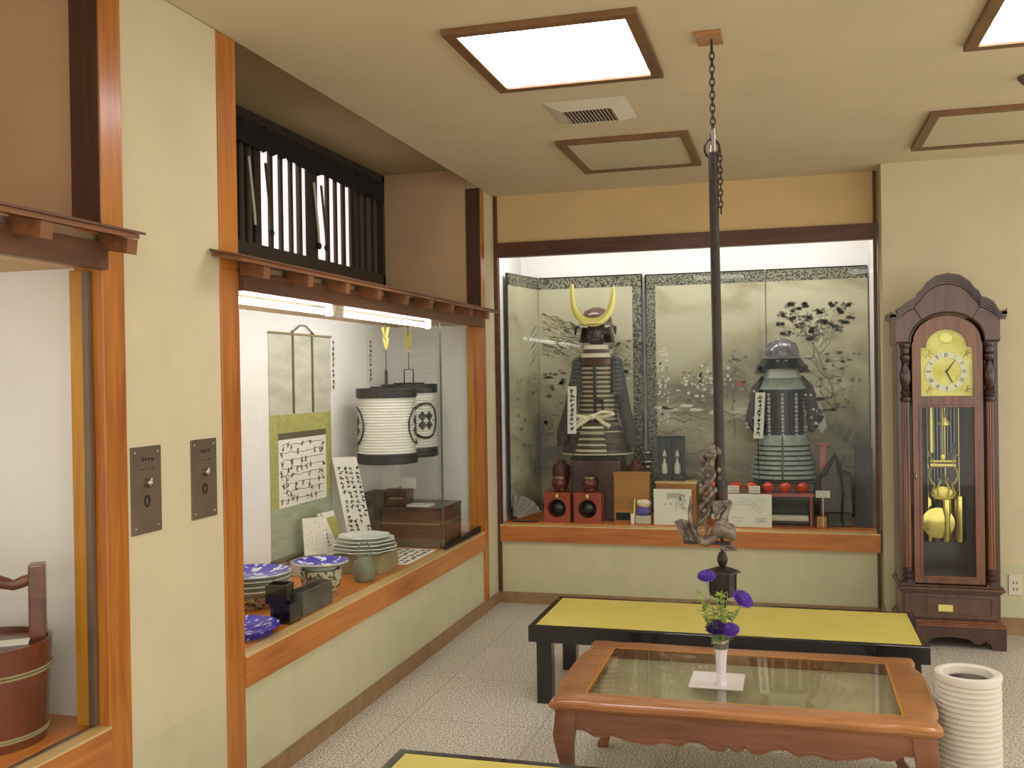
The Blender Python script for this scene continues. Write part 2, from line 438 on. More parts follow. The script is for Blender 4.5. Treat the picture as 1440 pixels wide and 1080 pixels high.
# back case : header, sill, vertical trims, case floor
b = B(); b.box(-1.876, 0.517, 6.352, 6.42, 2.31, 2.405); struct('trim_9', b, M['darkx'], bevel=0.002)
b = B(); b.box(-1.876, 0.517, 6.345, 6.42, 0.413, 0.517, 0); b.box(-1.876, 0.517, 6.341, 6.42, 0.517, 0.525, 1); struct('trim_10', b, [M['sillx'], M['silllight']])
b = B(); b.box(-1.896, -1.872, 6.355, 6.41, 0.074, CE, 0); struct('trim_11', b, M['darkx'])
b = B(); b.box(0.50, 0.517, 6.355, 6.41, 0.074, CE, 0); struct('trim_12', b, M['darkx'])
b = B(); b.box(-1.88, 0.517, 6.42, 7.0, 0.525, 0.53); struct('trim_13', b, M['casefloor'])

# window in the recess
b = B()
wy0, wy1, wz0, wz1 = 3.04, 6.045, 2.07, 2.84
b.box(-2.60, -2.545, wy0, wy1, wz1-0.075, wz1, 0); b.box(-2.60, -2.545, wy0, wy1, wz0, wz0+0.12, 0)
b.box(-2.60, -2.545, wy1-0.035, wy1, wz0, wz1, 0); b.box(-2.60, -2.545, wy0, wy0+0.04, wz0, wz1, 0)
w = struct('window_1', b, M['winframe'])
b = B(); b.box(-2.60, -2.593, wy0, wy1, wz0, wz1); pn = obj('pane', b, M['pane'], w)
b = B(); b.box(-2.592, -2.586, 5.62, 6.01, wz0, wz1); b.box(-2.592, -2.586, 3.08, 4.49, wz0, wz1); b.box(-2.592, -2.586, 4.915, 4.95, wz0, wz1)
obj('side_pane', b, M['panegrey'], w)
def wbar(y0, y1, x0=-2.585, x1=-2.57, z0=None):
    b = B(); b.box(x0, x1, y0, y1, wz0+0.12, wz1-0.075); obj('window_bar', b, M['winframe'], w)
for (a, c) in ((4.443, 4.505), (4.596, 4.628), (4.705, 4.733), (4.815, 4.843), (4.915, 4.945), (5.105, 5.118), (5.165, 5.165+0.0), (5.25, 5.285), (5.36, 5.388), (5.462, 5.50), (5.575, 5.62), (5.70, 5.72), (5.80, 5.82), (5.91, 5.93), (4.30, 4.32), (4.37, 4.39)):
    if c > a: wbar(a, c)
b = B(); b.box(-2.572, -2.55, 4.985, 5.09, wz0+0.12, wz1-0.075); b.box(-2.572, -2.55, 4.18, 4.24, wz0+0.12, wz1-0.075); b.box(-2.572, -2.55, 5.60, 5.64, wz0+0.12, wz1-0.075)
obj('window_mullion', b, M['winframe'], w)
# small pleated black valance under the window head
b = B(); n = 90; ys = [3.08+(5.99-3.08)*i/n for i in range(n+1)]
lo = []; hi = []
for i, y in enumerate(ys):
    x = -2.535+0.012*math.sin(i*1.9); zb = 2.665+0.01*math.sin(i*2.3)
    b.v += [(x, y, zb), (x, y, 2.79), (x-0.003, y, zb), (x-0.003, y, 2.79)]
for i in range(n):
    p_ = 4*i; b.f += [(p_, p_+4, p_+5, p_+1), (p_+2, p_+3, p_+7, p_+6), (p_, p_+2, p_+6, p_+4)]; b.m += [0, 0, 0]
tag(obj('window_valance', b, M['curtain'], smooth=60), 'short black gathered curtain along the top of the high barred window', 'curtain')
# window stay arms
for k, (yy) in enumerate((4.34, 4.50, 5.03, 5.12)):
    b = B(); b.tube([(-2.54, yy, 2.61), (-2.53, yy+0.03, 2.33), (-2.53, yy+0.035, 2.27)], 0.007, 6, 0)
    b.ell((-2.53, yy+0.035, 2.26), (0.014, 0.016, 0.02), 8, 6, 1)
    obj('window_stay', b, [M['plastic'] if k in (0, 2) else M['winframe'], M['rubber']], w)

# ------------------------------------------------------------------ eaves above the left cases
def eave(y0, y1, rafters, label, ylint0, ylint1):
    t = thing('display_case_eave', (-1.85, (y0+y1)/2, 1.83), label, 'eave')
    b = B(); b.box(-1.8995, -1.868, ylint0, ylint1, 1.828, 1.905); obj('lintel', b, M['darky'], t, bevel=0.002)
    # sloping roof board in two layers
    b = B(); b.prism([(-1.888, 1.933), (-1.775, 1.912), (-1.775, 1.926), (-1.888, 1.947)], 'y', y0+0.02, y1-0.02)
    obj('roof_board', b, M['eave'], t)
    b = B(); b.prism([(-1.888, 1.948), (-1.768, 1.926), (-1.768, 1.933), (-1.888, 1.957)], 'y', y0, y1)
    obj('roof_edge', b, M['darky'], t)
    for y in rafters:
        b = B(); b.prism([(-1.88, 1.885), (-1.787, 1.868), (-1.782, 1.911), (-1.88, 1.931)], 'y', y-0.022, y+0.022)
        obj('rafter', b, M['eave'], t)
    return t
eave(-1.5, 2.45, [2.41-0.335*i for i in range(8)], 'projecting brown wooden eave with rafter ends over the bucket case', -1.5, 2.416)
eave(2.96, 6.07, [3.16+0.336*i for i in range(9)], 'projecting brown wooden eave with rafter ends over the case of dishes and lanterns', 3.1485, 6.0495)

# ------------------------------------------------------------------ glass of the cases
def pane(label, b, m=None, name='display_glass'):
    return tag(obj(name, b, m or M['glass']), label, 'glass')
b = B(); b.box(-1.935, -1.929, 3.15, 5.38, 0.524, 1.826); pane('large sliding glass in front of the dishes and hanging scroll', b)
b = B(); b.box(-1.943, -1.937, 5.335, 6.045, 0.524, 1.826); pane('narrow sliding glass in front of the big wooden chest in the dish case', b)
b = B(); b.box(-1.938, -1.932, -1.45, 2.398, 0.524, 1.824); pane('sliding glass of the display case with the wooden bucket', b)
b = B(); b.box(-1.87, 0.498, 6.385, 6.391, 0.527, 2.308); pane('wide glass pane in front of the two suits of armour', b, M['caseglass'])
# pane edge strip, lock bar, rails
b = B(); b.box(-1.940, -1.929, 5.381, 5.384, 0.523, 1.826); tag(obj('glass_edge_strip', b, M['inkgrey']), 'thin grey vertical edge of the sliding glass beside the rightmost lantern', 'edge strip')
b = B(); b.box(-1.945, -1.925, 2.395, 2.412, 0.523, 1.826); tag(obj('metal_channel', b, M['plate']), 'grey metal channel holding the glass of the bucket case against its post', 'metal channel')
b = B(); b.prism([(5.36, 0.521), (6.03, 0.521), (6.03, 0.56), (5.36, 0.535)], 'x', -1.925, -1.913)
tag(obj('lock_bar', b, M['rubber']), 'black lock bar along the sill at the far end of the dish case', 'lock')
b = B(); b.box(-1.942, -1.928, -1.4, 2.39, 0.5205, 0.524); tag(obj('glass_rail', b, M['steel']), 'pale metal sliding rail at the foot of the glass of the bucket case', 'rail')

# ------------------------------------------------------------------ ceiling fittings
def ceil_panel(x0, x1, y0, y1, lit, label):
    t = thing('ceiling_light', ((x0+x1)/2, (y0+y1)/2, CE), label, 'ceiling light')
    w_ = 0.045
    o = [(x0, y0), (x1, y0), (x1, y1), (x0, y1)]; i = [(x0+w_, y0+w_), (x1-w_, y0+w_), (x1-w_, y1-w_), (x0+w_, y1-w_)]
    b = B(); b.ring(o, i, 'z', CE-0.022, CE); obj('frame', b, M['lampframe'], t, bevel=0.002)
    b = B(); b.box(x0+w_, x1-w_, y0+w_, y1-w_, CE-0.012, CE-0.001); obj('diffuser', b, M['panel_lit'] if lit else M['panel_off'], t)
    return t
ceil_panel(-1.155, -0.47, 3.265, 4.01, True, 'lit square ceiling light in a brown wood frame, nearest the left wall')
ceil_panel(0.645, 1.33, 3.40, 4.05, True, 'lit ceiling light in a wood frame cut by the top right corner')
ceil_panel(-1.145, -0.467, 4.98, 5.755, False, 'unlit square ceiling light in a brown frame behind the air vent')
ceil_panel(0.652, 1.33, 5.00, 5.78, False, 'unlit ceiling light in a brown frame above the tall clock')
ceil_panel(-1.155, -0.47, 0.0, 0.745, True, 'added lit ceiling light in a wood frame, unseen behind the viewer, left row')  # this and the next two: unseen panels added to light the room
ceil_panel(0.645, 1.33, 0.0, 0.745, True, 'added lit ceiling light in a wood frame, unseen behind the viewer, right row')
ceil_panel(2.445, 3.13, 3.265, 4.01, True, 'added lit ceiling light in a wood frame, unseen far right beyond the clock')
t = thing('ceiling_vent', (-0.86, 4.47, CE), 'pale square air vent with a grey louvred grille in the ceiling', 'air vent')
x0, x1, y0, y1 = -1.045, -0.67, 4.275, 4.655
b = B(); i_ = 0.075
lo = [(x0, y0, CE-0.001), (x1, y0, CE-0.001), (x1, y1, CE-0.001), (x0, y1, CE-0.001)]
ii = [(x0+i_, y0+i_, CE-0.03), (x1-i_, y0+i_, CE-0.03), (x1-i_, y1-i_, CE-0.03), (x0+i_, y1-i_, CE-0.03)]
b.v = lo+ii+[(p[0], p[1], CE-0.002) for p in ii]
b.f = [(0, 1, 5, 4), (1, 2, 6, 5), (2, 3, 7, 6), (3, 0, 4, 7), (4, 5, 9, 8), (5, 6, 10, 9), (6, 7, 11, 10), (7, 4, 8, 11), (8, 9, 10, 11)]; b.m = [0]*8+[1]
obj('frame', b, [M['plastic'], M['irondark']], t)
for k in range(12):
    yy = y0+i_+0.012+k*(y1-y0-2*i_-0.02)/11
    b = B(); b.prism([(yy-0.002, CE-0.026), (yy+0.006, CE-0.012), (yy+0.009, CE-0.012), (yy+0.002, CE-0.027)], 'x', x0+i_, x1-i_)
    obj('louvre', b, M['plate'], t)
b = B()
for k in range(14):
    xx = x0+i_+0.008+k*(x1-x0-2*i_-0.016)/13
    b.box(xx-0.001, xx+0.001, y0+i_, y1-i_, CE-0.0285, CE-0.026)
obj('grille', b, M['plastic'], t)
b = B(); b.lathe([(0.045, CE), (0.045, CE-0.012), (0.03, CE-0.03), (0.012, CE-0.045)], 0.975, 4.54, 20); tag(obj('ceiling_detector', b, M['plate'], smooth=40), 'small round grey detector on the ceiling at the right edge', 'ceiling detector')

def tubelight(y0, y1, x, z, label, ax='y'):
    t = thing('fluorescent_tube', (x, (y0+y1)/2, z), label, 'fluorescent tube', 'strip lights inside the dish case')
    b = B()
    b.tube([(x, y0+0.02, z), (x, y1-0.02, z)], 0.013, 12); obj('tube', b, M['tube'], t, smooth=50)
    for a, c in ((y0, y0+0.02), (y1-0.02, y1)):
        b = B(); b.box(x-0.018, x+0.018, a, c, z-0.018, 1.845); obj('end_cap', b, M['plastic'], t)
tubelight(3.10, 4.11, -2.0, 1.812, 'lit fluorescent tube at the top of the dish case, the nearer one')
tubelight(4.19, 5.38, -2.0, 1.812, 'lit fluorescent tube at the top of the dish case, above the scroll and lanterns')
t = thing('fluorescent_tube', (-2.0, 1.6, 1.81), 'lit fluorescent tube at the top of the bucket case', 'fluorescent tube')
b = B(); b.tube([(-2.0, 0.9, 1.815), (-2.0, 2.1, 1.815)], 0.013, 12); obj('tube', b, M['tube1'], t)
for x0 in (-1.75, -0.95, -0.2):
    t = thing('fluorescent_tube', (x0+0.3, 6.46, 2.40), 'fluorescent tube hidden behind the header of the armour case', 'fluorescent tube', 'strip lights inside the armour case')
    b = B(); b.tube([(x0, 6.455, 2.40), (x0+0.6, 6.455, 2.40)], 0.015, 12); obj('tube', b, M['tube3'], t)

# ------------------------------------------------------------------ metal call plates on the pier
def wall_plate(y0, y1, z0, z1, label):
    X = -1.897
    t = thing('metal_wall_plate', (X, (y0+y1)/2, z0), label, 'wall plate')
    b = B(); b.box(X-0.001, X+0.004, y0, y1, z0, z1); obj('plate', b, M['plate'], t, bevel=0.001)
    ym = (y0+y1)/2
    b = B(); b.tube([(X+0.004, ym, z0+0.155), (X+0.02, ym, z0+0.155)], 0.015, 16); b.ell((X+0.02, ym, z0+0.155), (0.008, 0.015, 0.015), 12, 8); obj('knob', b, M['steel'], t, smooth=50)
    b = B(); pts = [(X+0.005, ym+0.011*math.cos(a), z0+0.098+0.016*math.sin(a)) for a in [2*PI*i/16 for i in range(16)]]
    b.tube(pts, 0.0028, 6, 0, closed=True); obj('keyhole_ring', b, M['irondark'], t, smooth=60)
    for sy in (y0+0.018, y1-0.018):
        for sz in (z0+0.018, z1-0.018):
            b = B(); b.ell((X+0.004, sy, sz), (0.003, 0.005, 0.005), 10, 6); obj('screw', b, M['steel'], t, smooth=60)
    b = B(); glyphs(b, (X+0.004, y0+0.045, z1-0.03), (0, 1, 0), (0, 0, -1), (1, 0, 0), 4, 1, 0.016, 0.02, 0.013, seed=int(y0*100), th=0.0008, off=0.0)
    glyphs(b, (X+0.004, y0+0.035, z1-0.065), (0, 1, 0), (0, 0, -1), (1, 0, 0), 10, 1, 0.008, 0.008, 0.005, seed=5, th=0.0008, off=0.0, strokes=2)
    obj('engraved_text', b, M['rubber'], t)
wall_plate(2.533, 2.679, 1.045, 1.31, 'engraved grey metal plate with a knob, next to the post of the bucket case')
wall_plate(2.842, 2.990, 1.049, 1.313, 'engraved grey metal plate with a knob, next to the dish case post')

# wall outlet right of the clock
t = thing('wall_outlet', (1.215, 6.16, 0.228), 'white wall outlet low on the wall right of the tall clock', 'wall outlet')
b = B(); b.box(1.181, 1.248, 6.152, 6.16, 0.228, 0.343); obj('cover_plate', b, M['plastic'], t, bevel=0.002)
b = B()
for zz in (0.262, 0.298):
    for xx in (1.204, 1.222):
        b.box(xx, xx+0.004, 6.1505, 6.153, zz-0.008, zz+0.008)
obj('socket', b, M['ink'], t)

# ================================================================== FURNITURE
M['tablewood'] = wood('table_wood', (104, 62, 40), (154, 100, 68), (1.0, 9, 9), rough=0.3, coat=0.4)
M['tabletop'] = wood('table_top_wood', (148, 92, 50), (194, 136, 82), (1.2, 9, 9), rough=0.3, coat=0.5)
M['clockwood'] = wood('clock_wood', (62, 38, 28), (104, 68, 50), (12, 12, 1.0), rough=0.3, coat=0.5)
M['clockdark'] = wood('clock_dark_wood', (44, 24, 18), (78, 44, 30), (12, 12, 1.0), rough=0.3, coat=0.5)
M['clockred'] = wood('clock_red_wood', (84, 46, 28), (138, 82, 46), (12, 12, 1.0), rough=0.3, coat=0.5)
M['linen'] = plain('table_linen', (196, 182, 140), 0.8, c2=(222, 208, 164), nscale=5)
M['leaf'] = plain('leaf_green', (122, 148, 62), 0.6, c2=(174, 190, 96), nscale=20)
M['leafgrey'] = plain('leaf_grey_green', (112, 128, 96), 0.6)
M['purple'] = plain('purple_petal', (62, 32, 128), 0.7, c2=(104, 62, 176), nscale=30)
M['purpledark'] = plain('purple_petal_dark', (48, 26, 84), 0.7)
M['vaseglass'] = plain('vase_porcelain', (222, 214, 222), 0.12, coat=0.6)
M['matwhite'] = plain('white_mat', (216, 212, 204), 0.9)
M['binwhite'] = plain('white_ribbed_plastic', (226, 222, 208), 0.45, noise=0.03, nscale=6)

def bench(x0, x1, y0, y1, h, label):
    t = thing('tatami_bench', ((x0+x1)/2, (y0+y1)/2, 0), label, 'bench', 'low black benches with tatami tops')
    e = 0.03
    b = B(); b.ring([(x0, y0), (x1, y0), (x1, y1), (x0, y1)], [(x0+e, y0+e), (x1-e, y0+e), (x1-e, y1-e), (x0+e, y1-e)], 'z', h-0.075, h)
    obj('frame', b, M['black'], t, bevel=0.003)
    b = B(); b.box(x0+e, x1-e, y0+e, y1-e, h-0.05, h-0.001); obj('tatami_top', b, M['tatami'], t)
    for (lx, ly) in ((x0+0.035, y0+0.012), (x1-0.105, y0+0.012), (x0+0.035, y1-0.082), (x1-0.105, y1-0.082)):
        b = B(); b.box(lx, lx+0.07, ly, ly+0.07, 0.0, h-0.075); obj('leg', b, M['black'], t, bevel=0.003)
    return t
bench(-1.175, 0.548, 4.40, 5.03, 0.36, 'long low black bench with a yellow-green tatami top between the table and armour case')
bench(-1.175, 0.548, 2.21, 2.845, 0.36, 'low black bench with a yellow tatami top, mostly cut off below the coffee table')

# ---- coffee table with glass top
TX0, TX1, TY0, TY1, TH = -0.79, 0.435, 3.22, 4.005, 0.42
t = thing('coffee_table', ((TX0+TX1)/2, (TY0+TY1)/2, 0), 'carved reddish wooden coffee table with curved legs and an inset glass top', 'table')
cx, cy = (TX0+TX1)/2, (TY0+TY1)/2; hx, hy = (TX1-TX0)/2, (TY1-TY0)/2
def toutline(k=1.0, dx=0.0):
    pts = []
    def side(n, f):
        return [f(i/n) for i in range(n)]
    ex = lambda s: 0.016*math.sin(PI*s)-0.016*math.exp(-((s-0.14)/0.05)**2)-0.016*math.exp(-((s-0.86)/0.05)**2)+0.012
    ey = lambda s: 0.010*math.cos(2*PI*s*1.0)+0.0-0.016*math.exp(-((s-0.09)/0.03)**2)-0.016*math.exp(-((s-0.91)/0.03)**2)
    pts += side(40, lambda s: (cx-hx+2*hx*s, cy-hy-ey(s)*0.6))
    pts += side(28, lambda s: (cx+hx+ex(s)-0.012, cy-hy+2*hy*s))
    pts += side(40, lambda s: (cx+hx-2*hx*s, cy+hy+ey(s)*0.6))
    pts += side(28, lambda s: (cx-hx-ex(s)+0.012, cy+hy-2*hy*s))
    return [(cx+(p[0]-cx)*(1+dx/hx), cy+(p[1]-cy)*(1+dx/hy)) for p in pts]
GX, GY = hx-0.10, hy-0.095
def torect(pts, gx, gy):
    out = []
    n1, n2 = 40, 28
    for i in range(n1): out.append((cx-gx+2*gx*i/n1, cy-gy))
    for i in range(n2): out.append((cx+gx, cy-gy+2*gy*i/n2))
    for i in range(n1): out.append((cx+gx-2*gx*i/n1, cy+gy))
    for i in range(n2): out.append((cx-gx, cy+gy-2*gy*i/n2))
    return out
b = B(); O = toutline()
prof = [(-0.03, TH-0.045), (-0.012, TH-0.034), (0.0, TH-0.022), (0.0, TH-0.010), (-0.008, TH-0.002), (-0.014, TH)]
rows = [[(p[0], p[1], z) for p in toutline(1, d)] for d, z in prof]
n = len(O)
inn = [(p[0], p[1], TH) for p in torect(O, GX, GY)]; inn2 = [(p[0], p[1], TH-0.045) for p in torect(O, GX, GY)]
rows += [inn, inn2]
b.v = [p for r in rows for p in r]
for k in range(len(rows)-1):
    for i in range(n):
        j = (i+1) % n; b.f.append((k*n+i, k*n+j, (k+1)*n+j, (k+1)*n+i)); b.m.append(0)
k = len(rows)-1
for i in range(n):
    j = (i+1) % n; b.f.append((k*n+i, k*n+j, j, i)); b.m.append(0)
obj('tabletop', b, M['tabletop'], t, smooth=35)
b = B(); b.box(cx-GX, cx+GX, cy-GY, cy+GY, TH-0.007, TH-0.002); obj('glass_top', b, M['tableglass'], t)
b = B(); b.ring([(cx-GX, cy-GY), (cx+GX, cy-GY), (cx+GX, cy+GY), (cx-GX, cy+GY)], [(cx-GX+0.008, cy-GY+0.008), (cx+GX-0.008, cy-GY+0.008), (cx+GX-0.008, cy+GY-0.008), (cx-GX+0.008, cy+GY-0.008)], 'z', TH-0.0018, TH-0.0005)
obj('glass_edging', b, M['posty'], t)
b = B(); b.box(cx-GX-0.01, cx+GX+0.01, cy-GY-0.01, cy+GY+0.01, TH-0.05, TH-0.044); obj('display_bed', b, M['linen'], t)
# carved aprons
half = [(0.062, 0.30), (0.075, 0.318), (0.11, 0.318), (0.15, 0.30), (0.175, 0.30), (0.20, 0.308), (0.27, 0.292), (0.33, 0.287), (0.38, 0.297), (0.425, 0.289),
        (0.46, 0.306), (0.49, 0.306), (0.54, 0.286), (0.568, 0.287), (0.585, 0.302), (0.600, 0.290), (0.6125, 0.287)]
def apron(length, pts, thick0, thick1, axis, name='apron'):
    s = length/1.225
    low = [(p[0]*s, p[1]) for p in pts]; low = low+[(length-p[0]*s, p[1]) for p in pts[::-1][1:]]
    # densify
    den = []
    for i in range(len(low)-1):
        for q in range(3):
            a = q/3.0; sm = a*a*(3-2*a)
            den.append((low[i][0]+(low[i+1][0]-low[i][0])*a, low[i][1]+(low[i+1][1]-low[i][1])*sm))
    den.append(low[-1])
    b = B()
    for i in range(len(den)-1):
        a, c = den[i], den[i+1]
        if axis == 'x':
            P = lambda s_, z, th: (TX0+s_, th, z)
        else:
            P = lambda s_, z, th: (th, TY0+s_, z)
        zt = TH-0.035
        b.hexa([P(a[0], a[1], thick0), P(c[0], c[1], thick0), P(c[0], zt, thick0), P(a[0], zt, thick0)],
               [P(a[0], a[1], thick1), P(c[0], c[1], thick1), P(c[0], zt, thick1), P(a[0], zt, thick1)])
    # carved bead along the lower edge
    f = thick0 if abs(thick0-(TY0 if axis == 'x' else TX0)) < 0.1 else thick1
    b.tube([P(p[0], p[1]+0.012, f) for p in den[2:-2]], 0.0035, 5)
    return b
obj('apron', apron(1.225, half, TY0+0.022, TY0+0.045, 'x'), M['tablewood'], t)
obj('apron', apron(1.225, half, TY1-0.022, TY1-0.045, 'x'), M['tablewood'], t)
obj('apron', apron(0.785, half, TX0+0.022, TX0+0.045, 'y'), M['tablewood'], t)
obj('apron', apron(0.785, half, TX1-0.022, TX1-0.045, 'y'), M['tablewood'], t)
# cabriole legs
for sx in (-1, 1):
    for sy in (-1, 1):
        X0 = cx+sx*(hx-0.052); Y0 = cy+sy*(hy-0.052)
        b = B(); b.v = []; rr = []
        path = [(0.0, TH-0.036, 0.045), (0.004, 0.34, 0.045), (0.010, 0.30, 0.043), (0.010, 0.26, 0.036), (0.004, 0.20, 0.028), (-0.006, 0.13, 0.021), (-0.010, 0.08, 0.019), (-0.004, 0.045, 0.021), (0.010, 0.02, 0.027), (0.012, 0.0, 0.024)]
        n = 12; vs = []
        for (d, z, r) in path:
            x = X0+sx*d; y = Y0+sy*d
            for q in range(n):
                an = 2*PI*(q+0.5)/n; c, s_ = math.cos(an), math.sin(an)
                e = 1.0/max(abs(c), abs(s_))**0.75
                vs.append((x+r*c*e*0.86, y+r*s_*e*0.86, z))
        fs = [(i*n+q, i*n+(q+1) % n, (i+1)*n+(q+1) % n, (i+1)*n+q) for i in range(len(path)-1) for q in range(n)]
        fs += [tuple(range(n))[::-1], tuple(range((len(path)-1)*n, len(path)*n))]
        b.add(vs, fs); obj('leg', b, M['tablewood'], t, smooth=50)

# white mat, vase, flowers on the glass
b = B(); b.box(-0.352, -0.168, 3.465, 3.655, 0.4185, 0.4205); tag(obj('paper_mat', b, M['matwhite']), 'small square white mat under the flower vase on the coffee table', 'mat')
t = thing('flower_vase', (-0.242, 3.50, 0.4205), 'slender white faceted vase standing on the glass coffee table', 'vase')
b = B(); b.lathe([(0.020, 0.4208), (0.020, 0.43), (0.016, 0.436), (0.0155, 0.46), (0.020, 0.53), (0.026, 0.575), (0.029, 0.58), (0.026, 0.58), (0.018, 0.55), (0.012, 0.47)], -0.242, 3.50, 8); obj('body', b, M['vaseglass'], t)
b = B(); b.lathe([(0.0235, 0.553), (0.0272, 0.572), (0.0288, 0.572), (0.025, 0.551)], -0.242, 3.50, 8); obj('grey_band', b, M['inkgrey'], t)
def flower(x, y, z, r, label, mat, tilt=0.0, tx=0.55):
    t = thing('purple_flower', (x, y, z-0.02), label, 'flower', 'purple flowers in the vase')
    b = B(); rr = random.Random(int(x*1e4)+int(z*1e3))
    for ring_ in range(4):
        nn = 12+ring_*4; R = r*(0.45+0.18*ring_)
        for i in range(nn):
            a = 2*PI*i/nn+ring_*0.3; up = 1.1-0.32*ring_
            c = V((x, y, z)); d = V((math.cos(a), math.sin(a)*0.9, up)).normalized(); s_ = d.cross(V((0, 0, 1))).normalized()*r*0.2
            tip = c+d*R; mid = c+d*R*0.6+V((0, 0, r*0.06))
            q = [c-s_*0.4, mid-s_, tip, mid+s_, c+s_*0.4]
            nrm = s_.cross(d).normalized()*0.0012
            b.hexa([p-nrm for p in q], [p+nrm for p in q])
    b.xf(Matrix.Translation((x, y, z)) @ Matrix.Rotation(tilt, 4, 'Y') @ Matrix.Rotation(tx, 4, 'X') @ Matrix.Translation((-x, -y, -z)))
    obj('petals', b, mat, t)
    b = B(); b.ell((x, y, z-0.006), (r*0.3, r*0.3, r*0.32), 8, 6); obj('calyx', b, M['leafgrey'], t)
    b = B(); b.tube([(x, y, z-0.012), ((x-0.242)/2, (y+3.5)/2, z*0.5+0.28), (-0.241, 3.50, 0.52)], 0.0018, 5); obj('stem', b, M['leafgrey'], t)
flower(-0.285, 3.47, 0.803, 0.034, 'purple flower at the upper left of the vase, beside the iron lantern', M['purple'])
flower(-0.166, 3.48, 0.727, 0.040, 'purple flower hanging out at the right of the vase', M['purple'], 0.6)
flower(-0.252, 3.46, 0.628, 0.040, 'dark purple flower low over the rim of the vase', M['purpledark'])
flower(-0.208, 3.455, 0.625, 0.036, 'purple flower low at the right over the rim of the vase', M['purple'])
t = thing('leaf_spray', (-0.24, 3.50, 0.58), 'bunch of light green leaves and buds in the vase', 'foliage')
rr = random.Random(3)
for k in range(22):
    a = rr.uniform(0, 2*PI); R = rr.uniform(0.02, 0.075); top = rr.uniform(0.63, 0.76)
    p0 = V((-0.242+0.008*math.cos(a), 3.50+0.008*math.sin(a), 0.54)); p1 = V((-0.242+R*math.cos(a), 3.49+R*0.7*math.sin(a), top))
    b = B(); b.tube([p0, (p0+p1)/2+V((0, 0, 0.012)), p1], 0.0012, 4, 0)
    for j in range(9):
        f = 0.3+0.7*j/9; c = p0.lerp(p1, f); an = rr.uniform(0, 2*PI); d = V((math.cos(an), math.sin(an), rr.uniform(-0.2, 0.7))).normalized()
        s_ = d.cross(V((0, 0, 1))).normalized()*rr.uniform(0.005, 0.011); L_ = rr.uniform(0.018, 0.034); nn = s_.cross(d).normalized()*0.0006
        q = [c, c+d*L_*0.5-s_, c+d*L_, c+d*L_*0.5+s_]
        b.hexa([p-nn for p in q], [p+nn for p in q], rr.choice((0, 0, 1)))
    obj('leaf_sprig', b, [M['leaf'], M['leafgrey']], t)

# ---- white ribbed bin
t = thing('waste_bin', (0.557, 3.56, 0), 'tall white ribbed cylindrical bin on the floor beside the coffee table', 'bin')
prof = []; z = 0.0
nr = 27; hh = 0.475/nr
for k in range(nr):
    prof += [(0.092, k*hh), (0.1015, k*hh+hh*0.3), (0.1015, k*hh+hh*0.72), (0.092, k*hh+hh*0.98)]
prof += [(0.100, 0.476), (0.104, 0.49), (0.103, 0.502), (0.094, 0.506), (0.078, 0.500), (0.074, 0.47), (0.072, 0.30)]
b = B(); b.lathe(prof, 0.557, 3.56, 40); obj('body', b, M['binwhite'], t, smooth=60)
b = B(); b.lathe([(0.073, 0.40), (0.073, 0.478), (0.064, 0.478), (0.060, 0.43)], 0.557, 3.56, 32); obj('inner_liner', b, M['steel'], t, smooth=40)
b = B()
for k in range(9):
    a = rr.uniform(0, 6.28); r_ = rr.uniform(0.0, 0.04); q = V((0.557+r_*math.cos(a), 3.56+r_*math.sin(a), 0.455)); b.ell(q, (0.02, 0.014, 0.012), 7, 5, rr.choice((0, 1, 2)))
tag(obj('crumpled_litter', b, [M['paper'], M['irondark'], M['sill']], smooth=None), 'crumpled litter inside the white ribbed bin', 'litter', kind='stuff')

# ---- hanging pot hook with chain, iron fish and lantern
HX, HY = -0.253, 3.63
t = thing('hanging_pot_hook', (HX, HY, CE), 'dark pot hook pole hanging on a ceiling chain above the coffee table', 'pot hook')
b = B(); b.box(-0.308, -0.215, 3.565, 3.70, CE-0.014, CE); obj('ceiling_plate', b, M['tabletop'], t, bevel=0.003)
b = B(); b.tube([(HX, HY, CE-0.012), (HX, HY, CE-0.045)], 0.004, 8); obj('ceiling_hook', b, M['irondark'], t)
b = B(); z = CE-0.035; k = 0
while z > 2.37:
    pts = []
    for q in range(12):
        a = 2*PI*q/12; u_ = 0.0085*math.cos(a); w_ = 0.0165*math.sin(a)
        pts.append((HX+(u_ if k % 2 else u_*0.25), HY+(0 if k % 2 else u_), z-0.014+w_))
    b.tube(pts, 0.0026, 5, 0, closed=True); z -= 0.0235; k += 1
obj('chain', b, M['irondark'], t, smooth=60)
b = B(); b.tube([(HX, HY, 2.385), (HX+0.002, HY, 2.35), (HX+0.001, HY, 2.325)], 0.009, 8, 0); obj('snap_link', b, M['steel'], t, smooth=60)
b = B(); b.tube([(HX+0.026*math.cos(a)-0.004, HY+0.006*math.sin(2*a), 2.315+0.034*math.sin(a)) for a in [2*PI*q/18 for q in range(18)]], 0.0045, 6, 0, closed=True); obj('ring', b, M['irondark'], t, smooth=60)
b = B(); z = 2.31; k = 0
while z > 2.09:
    pts = [(HX+0.024+((0.007*math.cos(a)) if k % 2 else 0.0015), HY+(0 if k % 2 else 0.007*math.cos(a)), z-0.012+0.0145*math.sin(a)) for a in [2*PI*q/10 for q in range(10)]]
    b.tube(pts, 0.0026, 5, 0, closed=True); z -= 0.0205; k += 1
obj('loose_chain', b, M['irondark'], t, smooth=60)
b = B(); b.tube([(HX-0.001, HY, 2.325), (HX-0.001, HY, 2.29)], [0.011, 0.015], 12, 0); b.tube([(HX-0.001, HY, 2.30), (HX+0.008, HY, 1.04)], [0.0165, 0.0185], 16, 1)
obj('pole', b, [M['steel'], M['irondark']], t, smooth=50)
